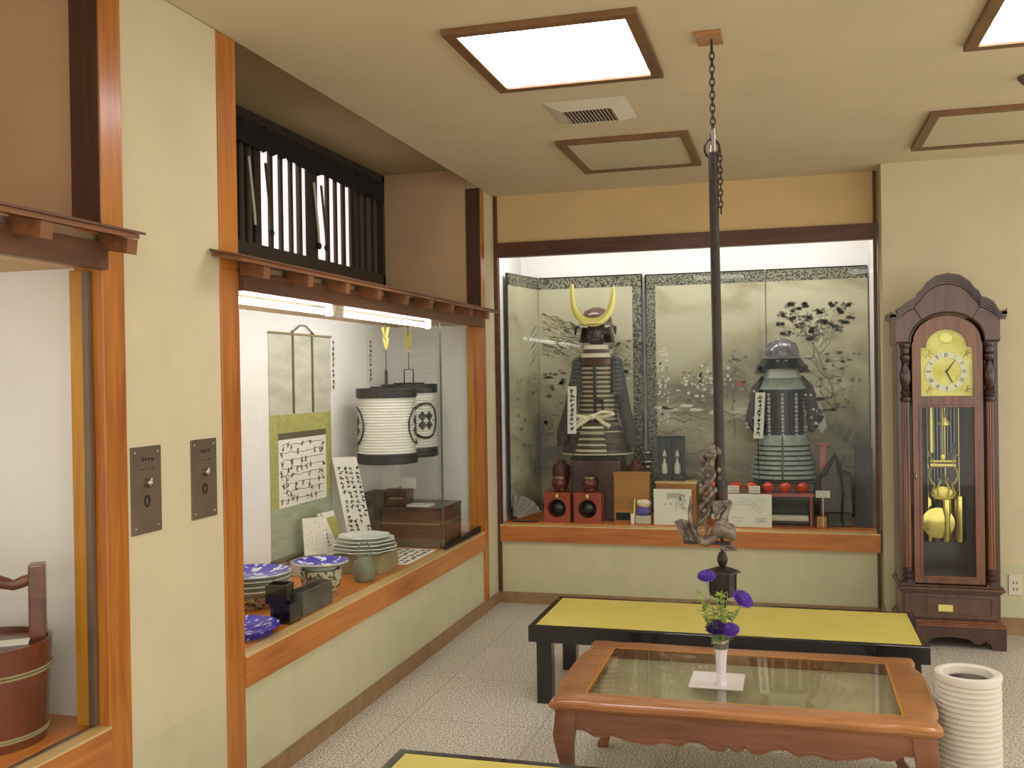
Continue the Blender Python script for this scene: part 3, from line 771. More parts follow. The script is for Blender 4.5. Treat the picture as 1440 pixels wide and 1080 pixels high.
# twisted vine-like dragon beside the pole
b = B(); pts = []; rs = []
for i in range(40):
    s_ = i/39.0
    zz = 1.255-0.36*s_; pts.append((-0.272-0.045*s_+0.018*math.sin(s_*16), HY-0.022+0.014*math.cos(s_*16), zz)); rs.append(0.004+0.005*math.sin(PI*min(1, s_*1.1))+0.0025*math.sin(i*2.1))
b.tube(pts, rs, 8, 0)
for i in range(4, 38, 3):
    p = V(pts[i]); a = i*1.7; d = V((math.cos(a), -abs(math.sin(a))*0.5, 0.7)).normalized()
    b.tube([p, p+d*0.03], [0.006, 0.001], 5, 0)
obj('dragon_vine', b, M['iron'], t, smooth=50)
b = B(); rz = random.Random(9)
p2 = [(-0.268-0.05*s_/39.0+0.020*math.sin(s_/39.0*16+2.6), HY-0.022+0.015*math.cos(s_/39.0*16+2.6), 1.25-0.33*s_/39.0) for s_ in range(40)]
b.tube(p2, [0.004+0.005*abs(math.sin(i*0.9)) for i in range(40)], 6, 0)
for k in range(46):
    i = rz.randrange(1, 39); p = V(rz.choice((pts, p2))[i]); an = rz.uniform(0, 2*PI)
    d = V((math.cos(an)*0.018, -abs(math.sin(an))*0.014, rz.uniform(-0.012, 0.012))); r_ = rz.uniform(0.004, 0.010)
    b.ell(p+d, (r_, r_*0.7, r_*1.3), 7, 5)
obj('vine_leaf_cluster', b, M['iron'], t, smooth=50)
# curled carp body and fins
b = B(); pts = []; rs = []
ctl = [(-0.346, 1.065), (-0.352, 1.01), (-0.345, 0.955), (-0.325, 0.915), (-0.295, 0.90), (-0.262, 0.925), (-0.238, 0.98), (-0.215, 1.03), (-0.205, 1.05)]
for (x_, z_), r_ in zip(ctl, (0.004, 0.007, 0.010, 0.014, 0.016, 0.017, 0.015, 0.010, 0.005)): pts.append((x_, HY-0.035, z_)); rs.append(r_)
b.tube(pts, rs, 10, 0); obj('curled_body', b, M['iron'], t, smooth=60)
def fin(poly, y, label='fin'):
    b = B(); b.prism(poly, 'y', y-0.004, y+0.004)
    c = V((sum(p[0] for p in poly)/len(poly), 0, sum(p[1] for p in poly)/len(poly)))
    for i in range(len(poly)):
        p = poly[i]; b.tube([(c.x, y-0.006, c.z), (p[0]*0.9+c.x*0.1, y-0.005, p[1]*0.9+c.z*0.1)], 0.002, 4)
    obj(label, b, M['iron'], t)
fin([(-0.408, 0.972), (-0.385, 0.982), (-0.355, 0.975), (-0.335, 0.905), (-0.345, 0.885), (-0.378, 0.90)], HY-0.02)
fin([(-0.272, 1.052), (-0.205, 1.058), (-0.218, 1.035), (-0.255, 0.995), (-0.262, 0.985)], HY-0.045)
b = B(); pts = [(-0.268, HY-0.03, 0.93), (-0.245, HY-0.035, 0.955), (-0.215, HY-0.035, 0.945), (-0.195, HY-0.03, 0.915)]; b.tube(pts, [0.018, 0.034, 0.030, 0.012], 12, 0); obj('fish_body', b, M['iron'], t, smooth=60)
fin([(-0.255, 0.895), (-0.225, 0.905), (-0.185, 0.885), (-0.19, 0.872), (-0.235, 0.87)], HY-0.02)
fin([(-0.255, 0.98), (-0.222, 0.99), (-0.20, 0.955), (-0.215, 0.93)], HY-0.055)
b = B(); b.box(-0.375, -0.21, HY-0.028, HY-0.008, 0.893, 0.905); obj('cross_bar', b, M['irondark'], t, bevel=0.003)
LX = -0.241
b = B(); b.lathe([(0.006, 1.05), (0.006, 0.866), (0.012, 0.862), (0.019, 0.842), (0.019, 0.830), (0.012, 0.814), (0.006, 0.808)], LX, HY, 14); obj('upper_knob', b, M['irondark'], t, smooth=50)
b = B(); b.lathe([(0.014, 0.812), (0.062, 0.797), (0.064, 0.790), (0.05, 0.788)], LX, HY, 6); obj('lantern_roof', b, M['irondark'], t)
b = B(); b.lathe([(0.046, 0.79), (0.044, 0.712), (0.047, 0.706), (0.02, 0.700)], LX, HY, 6)
for q in range(6):
    a = 2*PI*q/6; b.tube([(LX+0.047*math.cos(a), HY+0.047*math.sin(a), 0.79), (LX+0.045*math.cos(a), HY+0.045*math.sin(a), 0.708)], 0.003, 5, 1)
obj('lantern_body', b, [M['irondark'], M['rubber']], t)
b = B(); b.lathe([(0.006, 0.702), (0.014, 0.697), (0.018, 0.684), (0.013, 0.668), (0.005, 0.658), (0.003, 0.645)], LX, HY, 12); obj('lower_knob', b, M['irondark'], t, smooth=50)

# ---- longcase clock
CX = 0.826
t = thing('grandfather_clock', (CX, 5.95, 0), 'tall dark wooden longcase clock with an arched brass dial', 'clock')
YF, YBk = 5.80, 6.12
W_ = M['clockwood']; Dk = M['clockdark']; Rd = M['clockred']
# plinth with scalloped skirt
sk = [(-0.272, 0.0), (-0.272, 0.145), (0.272, 0.145), (0.272, 0.0), (0.205, 0.0), (0.195, 0.03), (0.17, 0.048), (0.15, 0.03), (0.12, 0.028), (0.09, 0.055), (0.0, 0.064), (-0.09, 0.055), (-0.12, 0.028), (-0.15, 0.03), (-0.17, 0.048), (-0.195, 0.03), (-0.205, 0.0)]
def split_skirt(b, y0, y1):
    # skirt drawn as strips so that every face is convex
    low = [(-0.272, 0.0), (-0.205, 0.0), (-0.195, 0.03), (-0.17, 0.048), (-0.15, 0.03), (-0.12, 0.028), (-0.09, 0.055), (0.0, 0.064), (0.09, 0.055), (0.12, 0.028), (0.15, 0.03), (0.17, 0.048), (0.195, 0.03), (0.205, 0.0), (0.272, 0.0)]
    for a, c in zip(low[:-1], low[1:]):
        b.hexa([(CX+a[0], y0, a[1]), (CX+c[0], y0, c[1]), (CX+c[0], y0, 0.118), (CX+a[0], y0, 0.118)], [(CX+a[0], y1, a[1]), (CX+c[0], y1, c[1]), (CX+c[0], y1, 0.118), (CX+a[0], y1, 0.118)])
b = B(); split_skirt(b, YF-0.015, YF+0.01)
b.box(CX-0.272, CX-0.25, YF+0.01, YBk, 0.0, 0.118); b.box(CX+0.25, CX+0.272, YF+0.01, YBk, 0.0, 0.118)
obj('skirt', b, Dk, t)
b = B()
for (e, z0, z1) in ((0.276, 0.118, 0.128), (0.270, 0.128, 0.138), (0.262, 0.138, 0.148), (0.255, 0.148, 0.152)): b.box(CX-e, CX+e, YF-0.02+(0.276-e), YBk, z0, z1)
obj('plinth_molding', b, Rd, t, bevel=0.003)
b = B(); b.box(CX-0.25, CX+0.25, YF+0.012, YBk, 0.15, 0.30)
b.ring([(CX-0.235, 0.158), (CX+0.235, 0.158), (CX+0.235, 0.292), (CX-0.235, 0.292)], [(CX-0.205, 0.178), (CX+0.205, 0.178), (CX+0.205, 0.272), (CX-0.205, 0.272)], 'y', YF+0.004, YF+0.013)
obj('plinth', b, W_, t, bevel=0.002)
b = B()
for k in range(46): b.box(CX-0.225+k*0.01, CX-0.225+k*0.01+0.006, YF-0.002, YF+0.012, 0.153, 0.163)
obj('dentil_row', b, Dk, t)
b = B(); b.box(CX-0.062, CX+0.012, YF+0.006, YF+0.011, 0.195, 0.232); obj('brass_plaque', b, M['gold'], t, bevel=0.001)
b = B()
for (e, z0, z1) in ((0.258, 0.30, 0.312), (0.270, 0.312, 0.330), (0.262, 0.330, 0.340)): b.box(CX-e, CX+e, YF-0.02+(0.270-e), YBk, z0, z1)
obj('waist_molding', b, W_, t, bevel=0.004)
# case body
b = B(); b.box(CX-0.252, CX-0.232, YF+0.02, YBk, 0.34, 1.66); b.box(CX+0.232, CX+0.252, YF+0.02, YBk, 0.34, 1.66)
b.box(CX-0.232, CX+0.232, YBk-0.012, YBk, 0.34, 1.66); b.box(CX-0.232, CX+0.232, YF+0.06, YBk-0.012, 0.34, 0.352); b.box(CX-0.232, CX+0.232, YF+0.06, YBk-0.012, 1.85, 1.86)
b.box(CX-0.252, CX-0.19, YF+0.055, YF+0.065, 0.34, 1.84); b.box(CX+0.19, CX+0.252, YF+0.055, YF+0.065, 0.34, 1.84)
obj('case', b, Dk, t)
b = B(); b.box(CX-0.2315, CX-0.2305+0.006, YF+0.07, YBk-0.02, 0.36, 1.60, 0); b.box(CX+0.2255, CX+0.231, YF+0.07, YBk-0.02, 0.36, 1.6, 0); obj('inner_lining', b, Dk, t)
# door: arch frame + mid rail
def arch(hw, z0, z1, rise, n=16):
    pts = [(CX-hw, z0), (CX+hw, z0)]
    pts += [(CX+hw*math.cos(PI*i/n), z1+rise*math.sin(PI*i/n)) for i in range(n+1)]
    return pts
def dialarch(hw, sh, z0, zs, n=14):   # square with shoulders then arch of half width sh
    pts = [(CX-hw, z0), (CX+hw, z0), (CX+hw, zs)]
    pts += [(CX+sh*math.cos(PI*i/n), zs+sh*0.92*math.sin(PI*i/n)) for i in range(n+1)]
    pts += [(CX-hw, zs)]
    return pts
n = 14
oo = [(CX-0.178, 0.345), (CX+0.178, 0.345), (CX+0.178, 1.655)]+[(CX+0.172*math.cos(PI*i/n), 1.665+0.14*math.sin(PI*i/n)) for i in range(n+1)]+[(CX-0.178, 1.655)]
ii = dialarch(0.132, 0.105, 1.368, 1.634); ii = [(p[0], 0.385 if k < 2 else p[1]) for k, p in enumerate(ii)]
b = B(); b.ring(oo, ii, 'y', YF+0.02, YF+0.048); b.box(CX-0.134, CX+0.134, YF+0.022, YF+0.046, 1.305, 1.366)
b.ring([(CX-0.146, 0.371), (CX+0.146, 0.371), (CX+0.146, 1.318), (CX-0.146, 1.318)], [(CX-0.132, 0.385), (CX+0.132, 0.385), (CX+0.132, 1.305), (CX-0.132, 1.305)], 'y', YF+0.014, YF+0.022)
dr = obj('door', b, Rd, t, bevel=0.0015)
b = B(); b.box(CX-0.133, CX+0.133, YF+0.030, YF+0.034, 0.385, 1.305); obj('door_glass', b, M['glass'], dr)
b = B(); b.prism(dialarch(0.131, 0.104, 1.366, 1.634), 'y', YF+0.030, YF+0.033); obj('dial_glass', b, M['glass'], dr)
b = B(); b.ell((CX-0.166, YF+0.012, 0.93), (0.005, 0.008, 0.02), 8, 8); obj('door_knob', b, M['brass'], dr, smooth=50)
# dial
b = B(); b.prism(dialarch(0.135, 0.108, 1.362, 1.634), 'y', YF+0.052, YF+0.054); dl = obj('dial', b, plain('dial_brass', (196, 184, 70), 0.4, metal=0.55, c2=(226, 214, 130), nscale=14), t)
for (x_, z_) in ((-0.095, 1.60), (0.095, 1.60), (-0.095, 1.405), (0.095, 1.405)):
    b = B()
    for k in range(7):
        a = 2*PI*k/7; b.tube([(CX+x_, YF+0.050, z_), (CX+x_+0.028*math.cos(a), YF+0.049, z_+0.026*math.sin(a))], [0.005, 0.002], 5)
    obj('spandrel', b, M['gold'], dl)
b = B(); b.ell((CX, YF+0.050, 1.685), (0.036, 0.004, 0.032), 16, 8); obj('moon_boss', b, M['gold'], dl)
b = B(); b.ring([(CX+0.108*math.cos(2*PI*i/40), 1.50+0.108*math.sin(2*PI*i/40)) for i in range(40)], [(CX+0.074*math.cos(2*PI*i/40), 1.50+0.074*math.sin(2*PI*i/40)) for i in range(40)], 'y', YF+0.046, YF+0.050); obj('chapter_ring', b, plain('silvered_ring', (206, 200, 166), 0.35, metal=0.5), dl)
numer = ['XII', 'I', 'II', 'III', 'IIII', 'V', 'VI', 'VII', 'VIII', 'IX', 'X', 'XI']
for h, s_ in enumerate(numer):
    b = B(); a = PI/2-2*PI*h/12; rad = V((math.cos(a), 0, math.sin(a))); tan = V((math.sin(a), 0, -math.cos(a))); c = V((CX, YF+0.0455, 1.50))+rad*0.091
    w_ = 0.0058; x_ = -w_*(len(s_)-1)/2
    for ch in s_:
        p = c+tan*x_; hh2 = 0.011
        segs = [(p-rad*hh2, p+rad*hh2)] if ch == 'I' else ([(p+rad*hh2-tan*0.003, p-rad*hh2), (p-rad*hh2, p+rad*hh2+tan*0.003)] if ch == 'V' else [(p+rad*hh2-tan*0.003, p-rad*hh2+tan*0.003), (p-rad*hh2-tan*0.003, p+rad*hh2+tan*0.003)])
        for q0, q1 in segs: b.tube([q0, q1], 0.0011, 4)
        x_ += w_
    obj('numeral', b, M['ink'], dl)
b = B(); b.tube([(CX, YF+0.042, 1.50), (CX+0.048, YF+0.042, 1.565)], [0.004, 0.0015], 5); b.tube([(CX, YF+0.043, 1.50), (CX+0.03, YF+0.043, 1.44)], [0.004, 0.0025], 5); b.ell((CX, YF+0.043, 1.50), (0.006, 0.004, 0.006), 8, 6)
obj('clock_hands', b, M['ink'], dl)
# movement behind the glass: chimes, rods, weights, lyre pendulum
b = B()
for k in range(9):
    b.tube([(CX-0.075+k*0.018, 6.07, 1.30), (CX-0.075+k*0.018, 6.07, 0.62+0.06*k)], 0.006, 8)
obj('chime_tubes', b, M['steel'], t, smooth=60)
b = B(); b.tube([(CX-0.072, 5.93, 1.36), (CX-0.072, 5.93, 1.05)], 0.014, 12); obj('rod_tube', b, M['gold'], t, smooth=50)
b = B(); b.lathe([(0.004, 1.36), (0.004, 1.30), (0.012, 1.25), (0.034, 1.215), (0.036, 1.205), (0.03, 1.20)], CX-0.004, 5.92, 16); obj('bell_cap', b, M['gold'], t, smooth=50)
for (dx, z1, z0) in ((-0.002, 0.815, 0.56), (0.068, 0.815, 0.56), (-0.08, 0.80, 0.545)):
    w1 = B(); w1.lathe([(0.0, z1+0.03), (0.006, z1+0.02), (0.006, z1+0.002), (0.029, z1), (0.031, z1-0.01), (0.031, z0+0.01), (0.026, z0), (0.005, z0-0.006)], CX+dx, 5.915 if dx > -0.05 else 5.99, 18)
    w1.tube([(CX+dx, 5.915 if dx > -0.05 else 5.99, z1+0.02), (CX+dx, 5.915 if dx > -0.05 else 5.99, 1.36)], 0.002, 5)
    obj('weight', w1, M['brass'], t, smooth=45)
YP = 5.875
b = B()
for s_ in (-1, 1):
    L_ = [(0.0, 0.80), (0.045, 0.805), (0.062, 0.83), (0.050, 0.86), (0.045, 0.875), (0.065, 0.90), (0.076, 0.93), (0.070, 0.96), (0.050, 0.985), (0.052, 1.01), (0.062, 1.035), (0.076, 1.045), (0.082, 1.03)]
    b.tube([(CX-0.02+s_*x_, YP, z_) for x_, z_ in L_], [0.013, 0.015, 0.014, 0.013, 0.014, 0.015, 0.015, 0.013, 0.012, 0.012, 0.010, 0.008, 0.006], 8, 0, flat=0.5)
    b.tube([(CX-0.02+s_*0.02, YP, 0.80), (CX-0.02+s_*0.03, YP, 0.86), (CX-0.02+s_*0.012, YP, 0.90), (CX-0.02+s_*0.03, YP, 0.915)], [0.013, 0.015, 0.012, 0.006], 8, 0, flat=0.5)
b.tube([(CX-0.085, YP, 0.985), (CX+0.045, YP, 0.985)], 0.012, 8, 0); b.tube([(CX-0.085, YP, 1.008), (CX+0.045, YP, 1.008)], 0.007, 8, 0)
b.ell((CX-0.02, YP, 0.835), (0.05, 0.006, 0.035), 12, 8); b.ell((CX-0.02, YP, 1.03), (0.014, 0.006, 0.02), 8, 6)
b.tube([(CX-0.02, YP+0.004, 1.04), (CX-0.02, YP+0.004, 1.36)], 0.003, 6)
pd = obj('pendulum', b, M['gold'], t, smooth=50)
b = B()
prof = [(0.0, -0.007), (0.05, -0.006), (0.085, 0.0), (0.05, 0.006), (0.0, 0.007)]
vs = []; fs = []; nn = 32
for (r_, d_) in prof:
    for q in range(nn):
        a = 2*PI*q/nn; vs.append((CX-0.045+max(r_, 0.0005)*math.cos(a), YP+0.018+d_, 0.665+max(r_, 0.0005)*math.sin(a)))
for i in range(4):
    for q in range(nn): fs.append((i*nn+q, i*nn+(q+1) % nn, (i+1)*nn+(q+1) % nn, (i+1)*nn+q))
b.add(vs, fs); obj('pendulum_bob', b, M['brass'], t, smooth=60)
# columns at the front corners
for sx in (-1, 1):
    X = CX+sx*0.213
    b = B(); b.box(X-0.034, X+0.034, YF-0.005, YF+0.058, 0.34, 0.352)
    b.lathe([(0.031, 0.352), (0.031, 0.362), (0.023, 0.368), (0.029, 0.378), (0.029, 0.392), (0.021, 0.398), (0.026, 0.41), (0.026, 0.425), (0.022, 0.43)], X, YF+0.028, 20, 0)
    n_ = 24; vs = []; fs = []
    for z_ in (0.43, 1.335):
        for q in range(n_):
            a = 2*PI*q/n_; r_ = 0.021 if q % 2 else 0.018; vs.append((X+r_*math.cos(a), YF+0.028+r_*math.sin(a), z_))
    fs = [(q, (q+1) % n_, n_+(q+1) % n_, n_+q) for q in range(n_)]; b.add(vs, fs, 1)
    b.lathe([(0.024, 1.335), (0.030, 1.345), (0.030, 1.36), (0.020, 1.366), (0.026, 1.38), (0.030, 1.385), (0.022, 1.40), (0.014, 1.41), (0.024, 1.43), (0.031, 1.465), (0.029, 1.50), (0.018, 1.54), (0.014, 1.553), (0.022, 1.56), (0.028, 1.575), (0.028, 1.59), (0.020, 1.597), (0.026, 1.605), (0.024, 1.63), (0.03, 1.64), (0.03, 1.655)], X, YF+0.028, 20, 0)
    obj('column', b, [Dk, Rd], t, smooth=35)
# bonnet frieze with arch cut-out, crown molding following the broken curve
def crown(s_, dz=0.0):
    P = [(-0.288, 1.815), (-0.262, 1.815), (-0.245, 1.83), (-0.225, 1.868), (-0.19, 1.892), (-0.165, 1.90), (-0.152, 1.93), (-0.13, 1.948), (-0.105, 1.985), (-0.06, 2.018), (0.0, 2.03)]
    P = P+[(-p[0], p[1]) for p in P[::-1][1:]]
    return [(CX+p[0]*s_, p[1]+dz) for p in P]
cr_ = crown(1.0)
def ramp(pts, xs):
    out = []
    for x in xs:
        for a, c in zip(pts[:-1], pts[1:]):
            if a[0] <= x <= c[0] and c[0] > a[0]:
                out.append((x, a[1]+(c[1]-a[1])*(x-a[0])/(c[0]-a[0]))); break
    return out
xs = [CX-0.262+0.524*i/48 for i in range(49)]
top = ramp(cr_, xs)
def archz(x):
    d = abs(x-CX)
    return 1.66 if d > 0.186 else 1.665+0.155*math.sqrt(max(0, 1-(d/0.186)**2))
b = B()
for i in range(48):
    a, c = top[i], top[i+1]
    b.hexa([(a[0], YF+0.0, archz(a[0])), (c[0], YF+0.0, archz(c[0])), (c[0], YF+0.0, c[1]-0.03), (a[0], YF+0.0, a[1]-0.03)],
           [(a[0], YF+0.03, archz(a[0])), (c[0], YF+0.03, archz(c[0])), (c[0], YF+0.03, c[1]-0.03), (a[0], YF+0.03, a[1]-0.03)])
b.box(CX-0.262, CX-0.245, YF+0.03, YBk, 1.655, 1.80); b.box(CX+0.245, CX+0.262, YF+0.03, YBk, 1.655, 1.80); b.box(CX-0.262, CX+0.262, YBk-0.012, YBk, 1.655, 1.8)
obj('bonnet', b, W_, t)
b = B()
b.tube([(CX+0.19*math.cos(PI*i/20), YF-0.002, 1.663+0.158*math.sin(PI*i/20)) for i in range(21)], 0.006, 6)
for s_ in (-1, 1):
    b.tube([(CX+s_*0.19, YF-0.002, 1.663), (CX+s_*0.258, YF-0.002, 1.663)], 0.005, 6); b.tube([(CX+s_*0.13, YF-0.002, 1.788), (CX+s_*0.165, YF-0.002, 1.85)], 0.003, 6)
b.tube([(p[0], YF-0.002, p[1]-0.055) for p in top[3:-3]], 0.003, 6)
obj('arch_molding', b, Dk, t, smooth=50)
b = B(); n_ = len(cr_)
for (y0, y1, d0, d1) in ((YF-0.05, YF+0.02, -0.014, 0.0), (YF-0.038, YF+0.02, -0.028, -0.014), (YF-0.022, YF+0.02, -0.04, -0.028)):
    for i in range(n_-1):
        a, c = cr_[i], cr_[i+1]
        b.hexa([(a[0], y0, a[1]+d0), (c[0], y0, c[1]+d0), (c[0], y0, c[1]+d1), (a[0], y0, a[1]+d1)], [(a[0], y1, a[1]+d0), (c[0], y1, c[1]+d0), (c[0], y1, c[1]+d1), (a[0], y1, a[1]+d1)])
b.hexa([(CX-0.288, YF-0.05, 1.80), (CX-0.262, YF-0.05, 1.79), (CX-0.262, YF-0.05, 1.815), (CX-0.288, YF-0.05, 1.83)], [(CX-0.288, YBk, 1.80), (CX-0.262, YBk, 1.79), (CX-0.262, YBk, 1.815), (CX-0.288, YBk, 1.83)])
b.hexa([(CX+0.262, YF-0.05, 1.79), (CX+0.288, YF-0.05, 1.80), (CX+0.288, YF-0.05, 1.83), (CX+0.262, YF-0.05, 1.815)], [(CX+0.262, YBk, 1.79), (CX+0.288, YBk, 1.80), (CX+0.288, YBk, 1.83), (CX+0.262, YBk, 1.815)])
obj('crown_molding', b, Dk, t)

# ================================================================== DISH CASE (left wall)
M['bluewhite'] = porcelain('blue_white_porcelain', (222, 222, 240), (58, 44, 176), 26, 0.57)
M['bluedense'] = porcelain('dense_blue_porcelain', (214, 212, 240), (56, 38, 180), 38, 0.60)
M['greydish'] = plain('grey_glazed_dish', (178, 174, 156), 0.3, c2=(206, 202, 186), nscale=12)
M['potpattern'] = porcelain('speckled_pot', (196, 190, 168), (92, 80, 56), 60, 0.47)
M['greendish'] = plain('pale_green_dish', (192, 204, 192), 0.2, c2=(220, 224, 214), nscale=6)
M['jar'] = plain('grey_green_jar', (104, 108, 92), 0.4, c2=(126, 128, 108), nscale=14)
M['greybox'] = plain('dark_grey_box', (70, 66, 60), 0.55, c2=(96, 92, 82), nscale=10)
M['chest'] = wood('chest_wood', (66, 50, 40), (104, 80, 62), (1, 9, 9), rough=0.35)
M['crate'] = wood('pale_crate_wood', (140, 126, 88), (168, 152, 110), (1, 9, 9), rough=0.7, coat=0)
M['silkgrey'] = plain('scroll_silver_silk', (206, 202, 186), 0.6, c2=(176, 174, 158), nscale=5, sc=(1, 1, 3))
M['silkgreen'] = plain('scroll_gold_brocade', (158, 154, 84), 0.6, c2=(182, 178, 108), nscale=40)
M['silkolive'] = plain('scroll_grey_green_silk', (150, 158, 134), 0.6, c2=(176, 182, 160), nscale=6, sc=(1, 1, 4))
M['ribbon'] = plain('scroll_ribbon', (96, 88, 68), 0.7)
M['lanternpaper'] = plain('lantern_paper', (236, 233, 226), 0.8)
M['lanternblack'] = plain('lantern_rim', (44, 40, 40), 0.5)
M['yellow'] = plain('yellow_straw', (222, 206, 92), 0.7, c2=(236, 226, 150), nscale=30)
Z0 = 0.5185

def plate(name, x, y, z, r, label, cat, mats, group=None, deep=0.03, foot=0.5, lobes=0, amp=0, tilt=None, n=36):
    b = B()
    b.lathe([(r*foot, z), (r*foot*1.02, z+deep*0.2), (r*0.85, z+deep*0.75), (r, z+deep), (r*0.985, z+deep+0.004), (r*0.82, z+deep*0.8), (r*0.5, z+deep*0.38), (0.001, z+deep*0.34)], x, y, n, 0, lobes=lobes, amp=amp)
    for k in range(len(b.f)):                                     # inner surface = patterned glaze
        if k//n >= 4 and k < 7*n: b.m[k] = 1
    if tilt: b.xf(Matrix.Translation((x, y, z)) @ tilt @ Matrix.Translation((-x, -y, -z)))
    o = obj(name, b, mats, smooth=60)
    return tag(o, label, cat, group)
plate('blue_plate', -2.085, 3.425, Z0+0.001, 0.160, 'deep blue and white plate lying lowest and nearest, half hidden by the post', 'plate', [M['bluedense'], M['bluedense']], deep=0.032, foot=0.8, tilt=None)
# stack of large dishes
g = 'large stacked dishes behind the black boxes'
SX, SY = -2.292, 3.885
b = B(); b.lathe([(0.10, Z0), (0.115, Z0+0.03), (0.13, 0.572), (0.12, 0.572)], SX, SY, 28); tag(obj('dish_stand', b, M['potpattern'], smooth=40), 'dim brownish bowl under the stack of big grey dishes', 'bowl')
for k, lab in enumerate(('grey rimmed dish at the bottom of the stack of large dishes', 'grey rimmed dish second from the bottom of the stack of large dishes', 'grey rimmed dish directly under the blue and white top dish')):
    plate('large_dish', SX, SY, 0.572+k*0.022, 0.166, lab, 'dish', [M['greydish'], M['greydish']], g, deep=0.03, foot=0.6)
plate('large_dish', SX, SY, 0.638, 0.170, 'large blue and white dish on top of the stack of grey dishes', 'dish', [M['greendish'], M['bluewhite']], g, deep=0.028, foot=0.6)
# blue plate on patterned pot
PX, PY = -2.085, 4.135
b = B(); b.lathe([(0.055, Z0), (0.06, Z0+0.01), (0.085, 0.56), (0.098, 0.61), (0.095, 0.64), (0.088, 0.64), (0.088, 0.62)], PX, PY, 32); tag(obj('patterned_pot', b, M['potpattern'], smooth=45), 'speckled brown and white pot carrying the small blue plate', 'pot')
plate('blue_plate', PX, PY, 0.641, 0.128, 'blue and white plate resting on the speckled pot', 'plate', [M['greendish'], M['bluewhite']], deep=0.032, foot=0.55)
# black boxes
def openbox(x0, x1, y0, y1, z0, z1, label, mat, th=0.006, name='lacquer_box', rz=0):
    b = B(); b.ring([(x0, y0), (x1, y0), (x1, y1), (x0, y1)], [(x0+th, y0+th), (x1-th, y0+th), (x1-th, y1-th), (x0+th, y1-th)], 'z', z0, z1)
    b.box(x0+th*0.9, x1-th*0.9, y0+th*0.9, y1-th*0.9, z0, z0+th)
    if rz:
        c = V(((x0+x1)/2, (y0+y1)/2, 0)); b.xf(Matrix.Translation(c) @ Matrix.Rotation(rz, 4, 'Z') @ Matrix.Translation(-c))
    return tag(obj(name, b, mat, bevel=0.0015), label, 'box')
openbox(-2.045, -1.955, 3.60, 3.69, Z0, 0.598, 'open black lacquer box standing on the case floor beside the blue plate', M['black'])
openbox(-2.07, -1.98, 3.60, 3.69, 0.5985, 0.675, 'open black lacquer box stacked on top of the other black box', M['black'], rz=0.15)
openbox(-2.035, -1.962, 3.725, 4.0, Z0, 0.622, 'long dark grey box in front of the stacked dishes', M['greybox'], name='long_box')
# jar with loop handle
t = thing('handled_jar', (-2.02, 4.47, Z0), 'small grey-green jar with a tall loop handle, standing near the glass', 'jar')
b = B(); b.lathe([(0.042, Z0), (0.054, Z0+0.02), (0.058, Z0+0.055), (0.052, Z0+0.09), (0.034, Z0+0.114), (0.030, Z0+0.122), (0.026, Z0+0.122), (0.026, Z0+0.10)], -2.02, 4.47, 24); obj('body', b, M['jar'], t, smooth=60)
b = B(); b.tube([(-2.02-0.024*math.cos(a), 4.47-0.03*math.cos(a), Z0+0.112+0.082*math.sin(a)) for a in [PI*i/14 for i in range(15)]], 0.0035, 6); obj('handle', b, M['jar'], t, smooth=60)
# crate with stacked pale plates
b = B(); b.box(-2.235, -2.0, 4.625, 4.86, Z0, 0.612); b.box(-2.225, -2.01, 4.62, 4.865, 0.55, 0.59); tag(obj('wooden_crate', b, M['crate'], bevel=0.003), 'small pale wooden crate under the stack of pale green plates', 'crate')
for k, (dx, dy, rr_, lab) in enumerate(((0, 0, 0.165, 'bottom plate of the pale plate stack on the crate'), (0.006, -0.004, 0.163, 'second plate from the bottom of the pale stack on the crate'), (-0.005, 0.003, 0.160, 'middle plate of the pale stack on the crate'), (0.003, 0.004, 0.152, 'second plate from the top of the pale stack on the crate'), (-0.002, -0.003, 0.135, 'top plate of the pale green stack on the crate'))):
    plate('pale_plate', -2.12+dx, 4.705+dy, 0.6125+k*0.017, rr_, lab, 'plate', [M['greendish'], M['greendish']], 'pale green plates stacked on the crate', deep=0.022, foot=0.55, lobes=8, amp=0.03, n=40)
# flat printed sheet
b = B(); b.hexa([(-2.21, 4.92, Z0+0.0005), (-1.965, 4.90, Z0+0.0005), (-1.965, 5.36, Z0+0.0005), (-2.21, 5.38, Z0+0.0005)], [(-2.21, 4.92, Z0+0.003), (-1.965, 4.90, Z0+0.003), (-1.965, 5.36, Z0+0.003), (-2.21, 5.38, Z0+0.003)])
t = tag(obj('printed_sheet', b, M['paper']), 'flat white sheet with dark stencil shapes in front of the big chest', 'paper sheet')
b = B(); r_ = random.Random(5)
for i in range(5):
    for j in range(8):
        c = (-2.18+i*0.045+r_.uniform(-.006, .006), 4.95+j*0.052+r_.uniform(-.006, .006)); w_, l_ = r_.uniform(0.008, 0.015), r_.uniform(0.014, 0.022)
        pts = [(c[0]+w_*math.cos(a)*(1+0.3*math.sin(3*a+i)), c[1]+l_*math.sin(a)) for a in [2*PI*q/8 for q in range(8)]]
        b.prism(pts, 'z', Z0+0.003, Z0+0.0038)
obj('stencil_print', b, M['ink'], t)
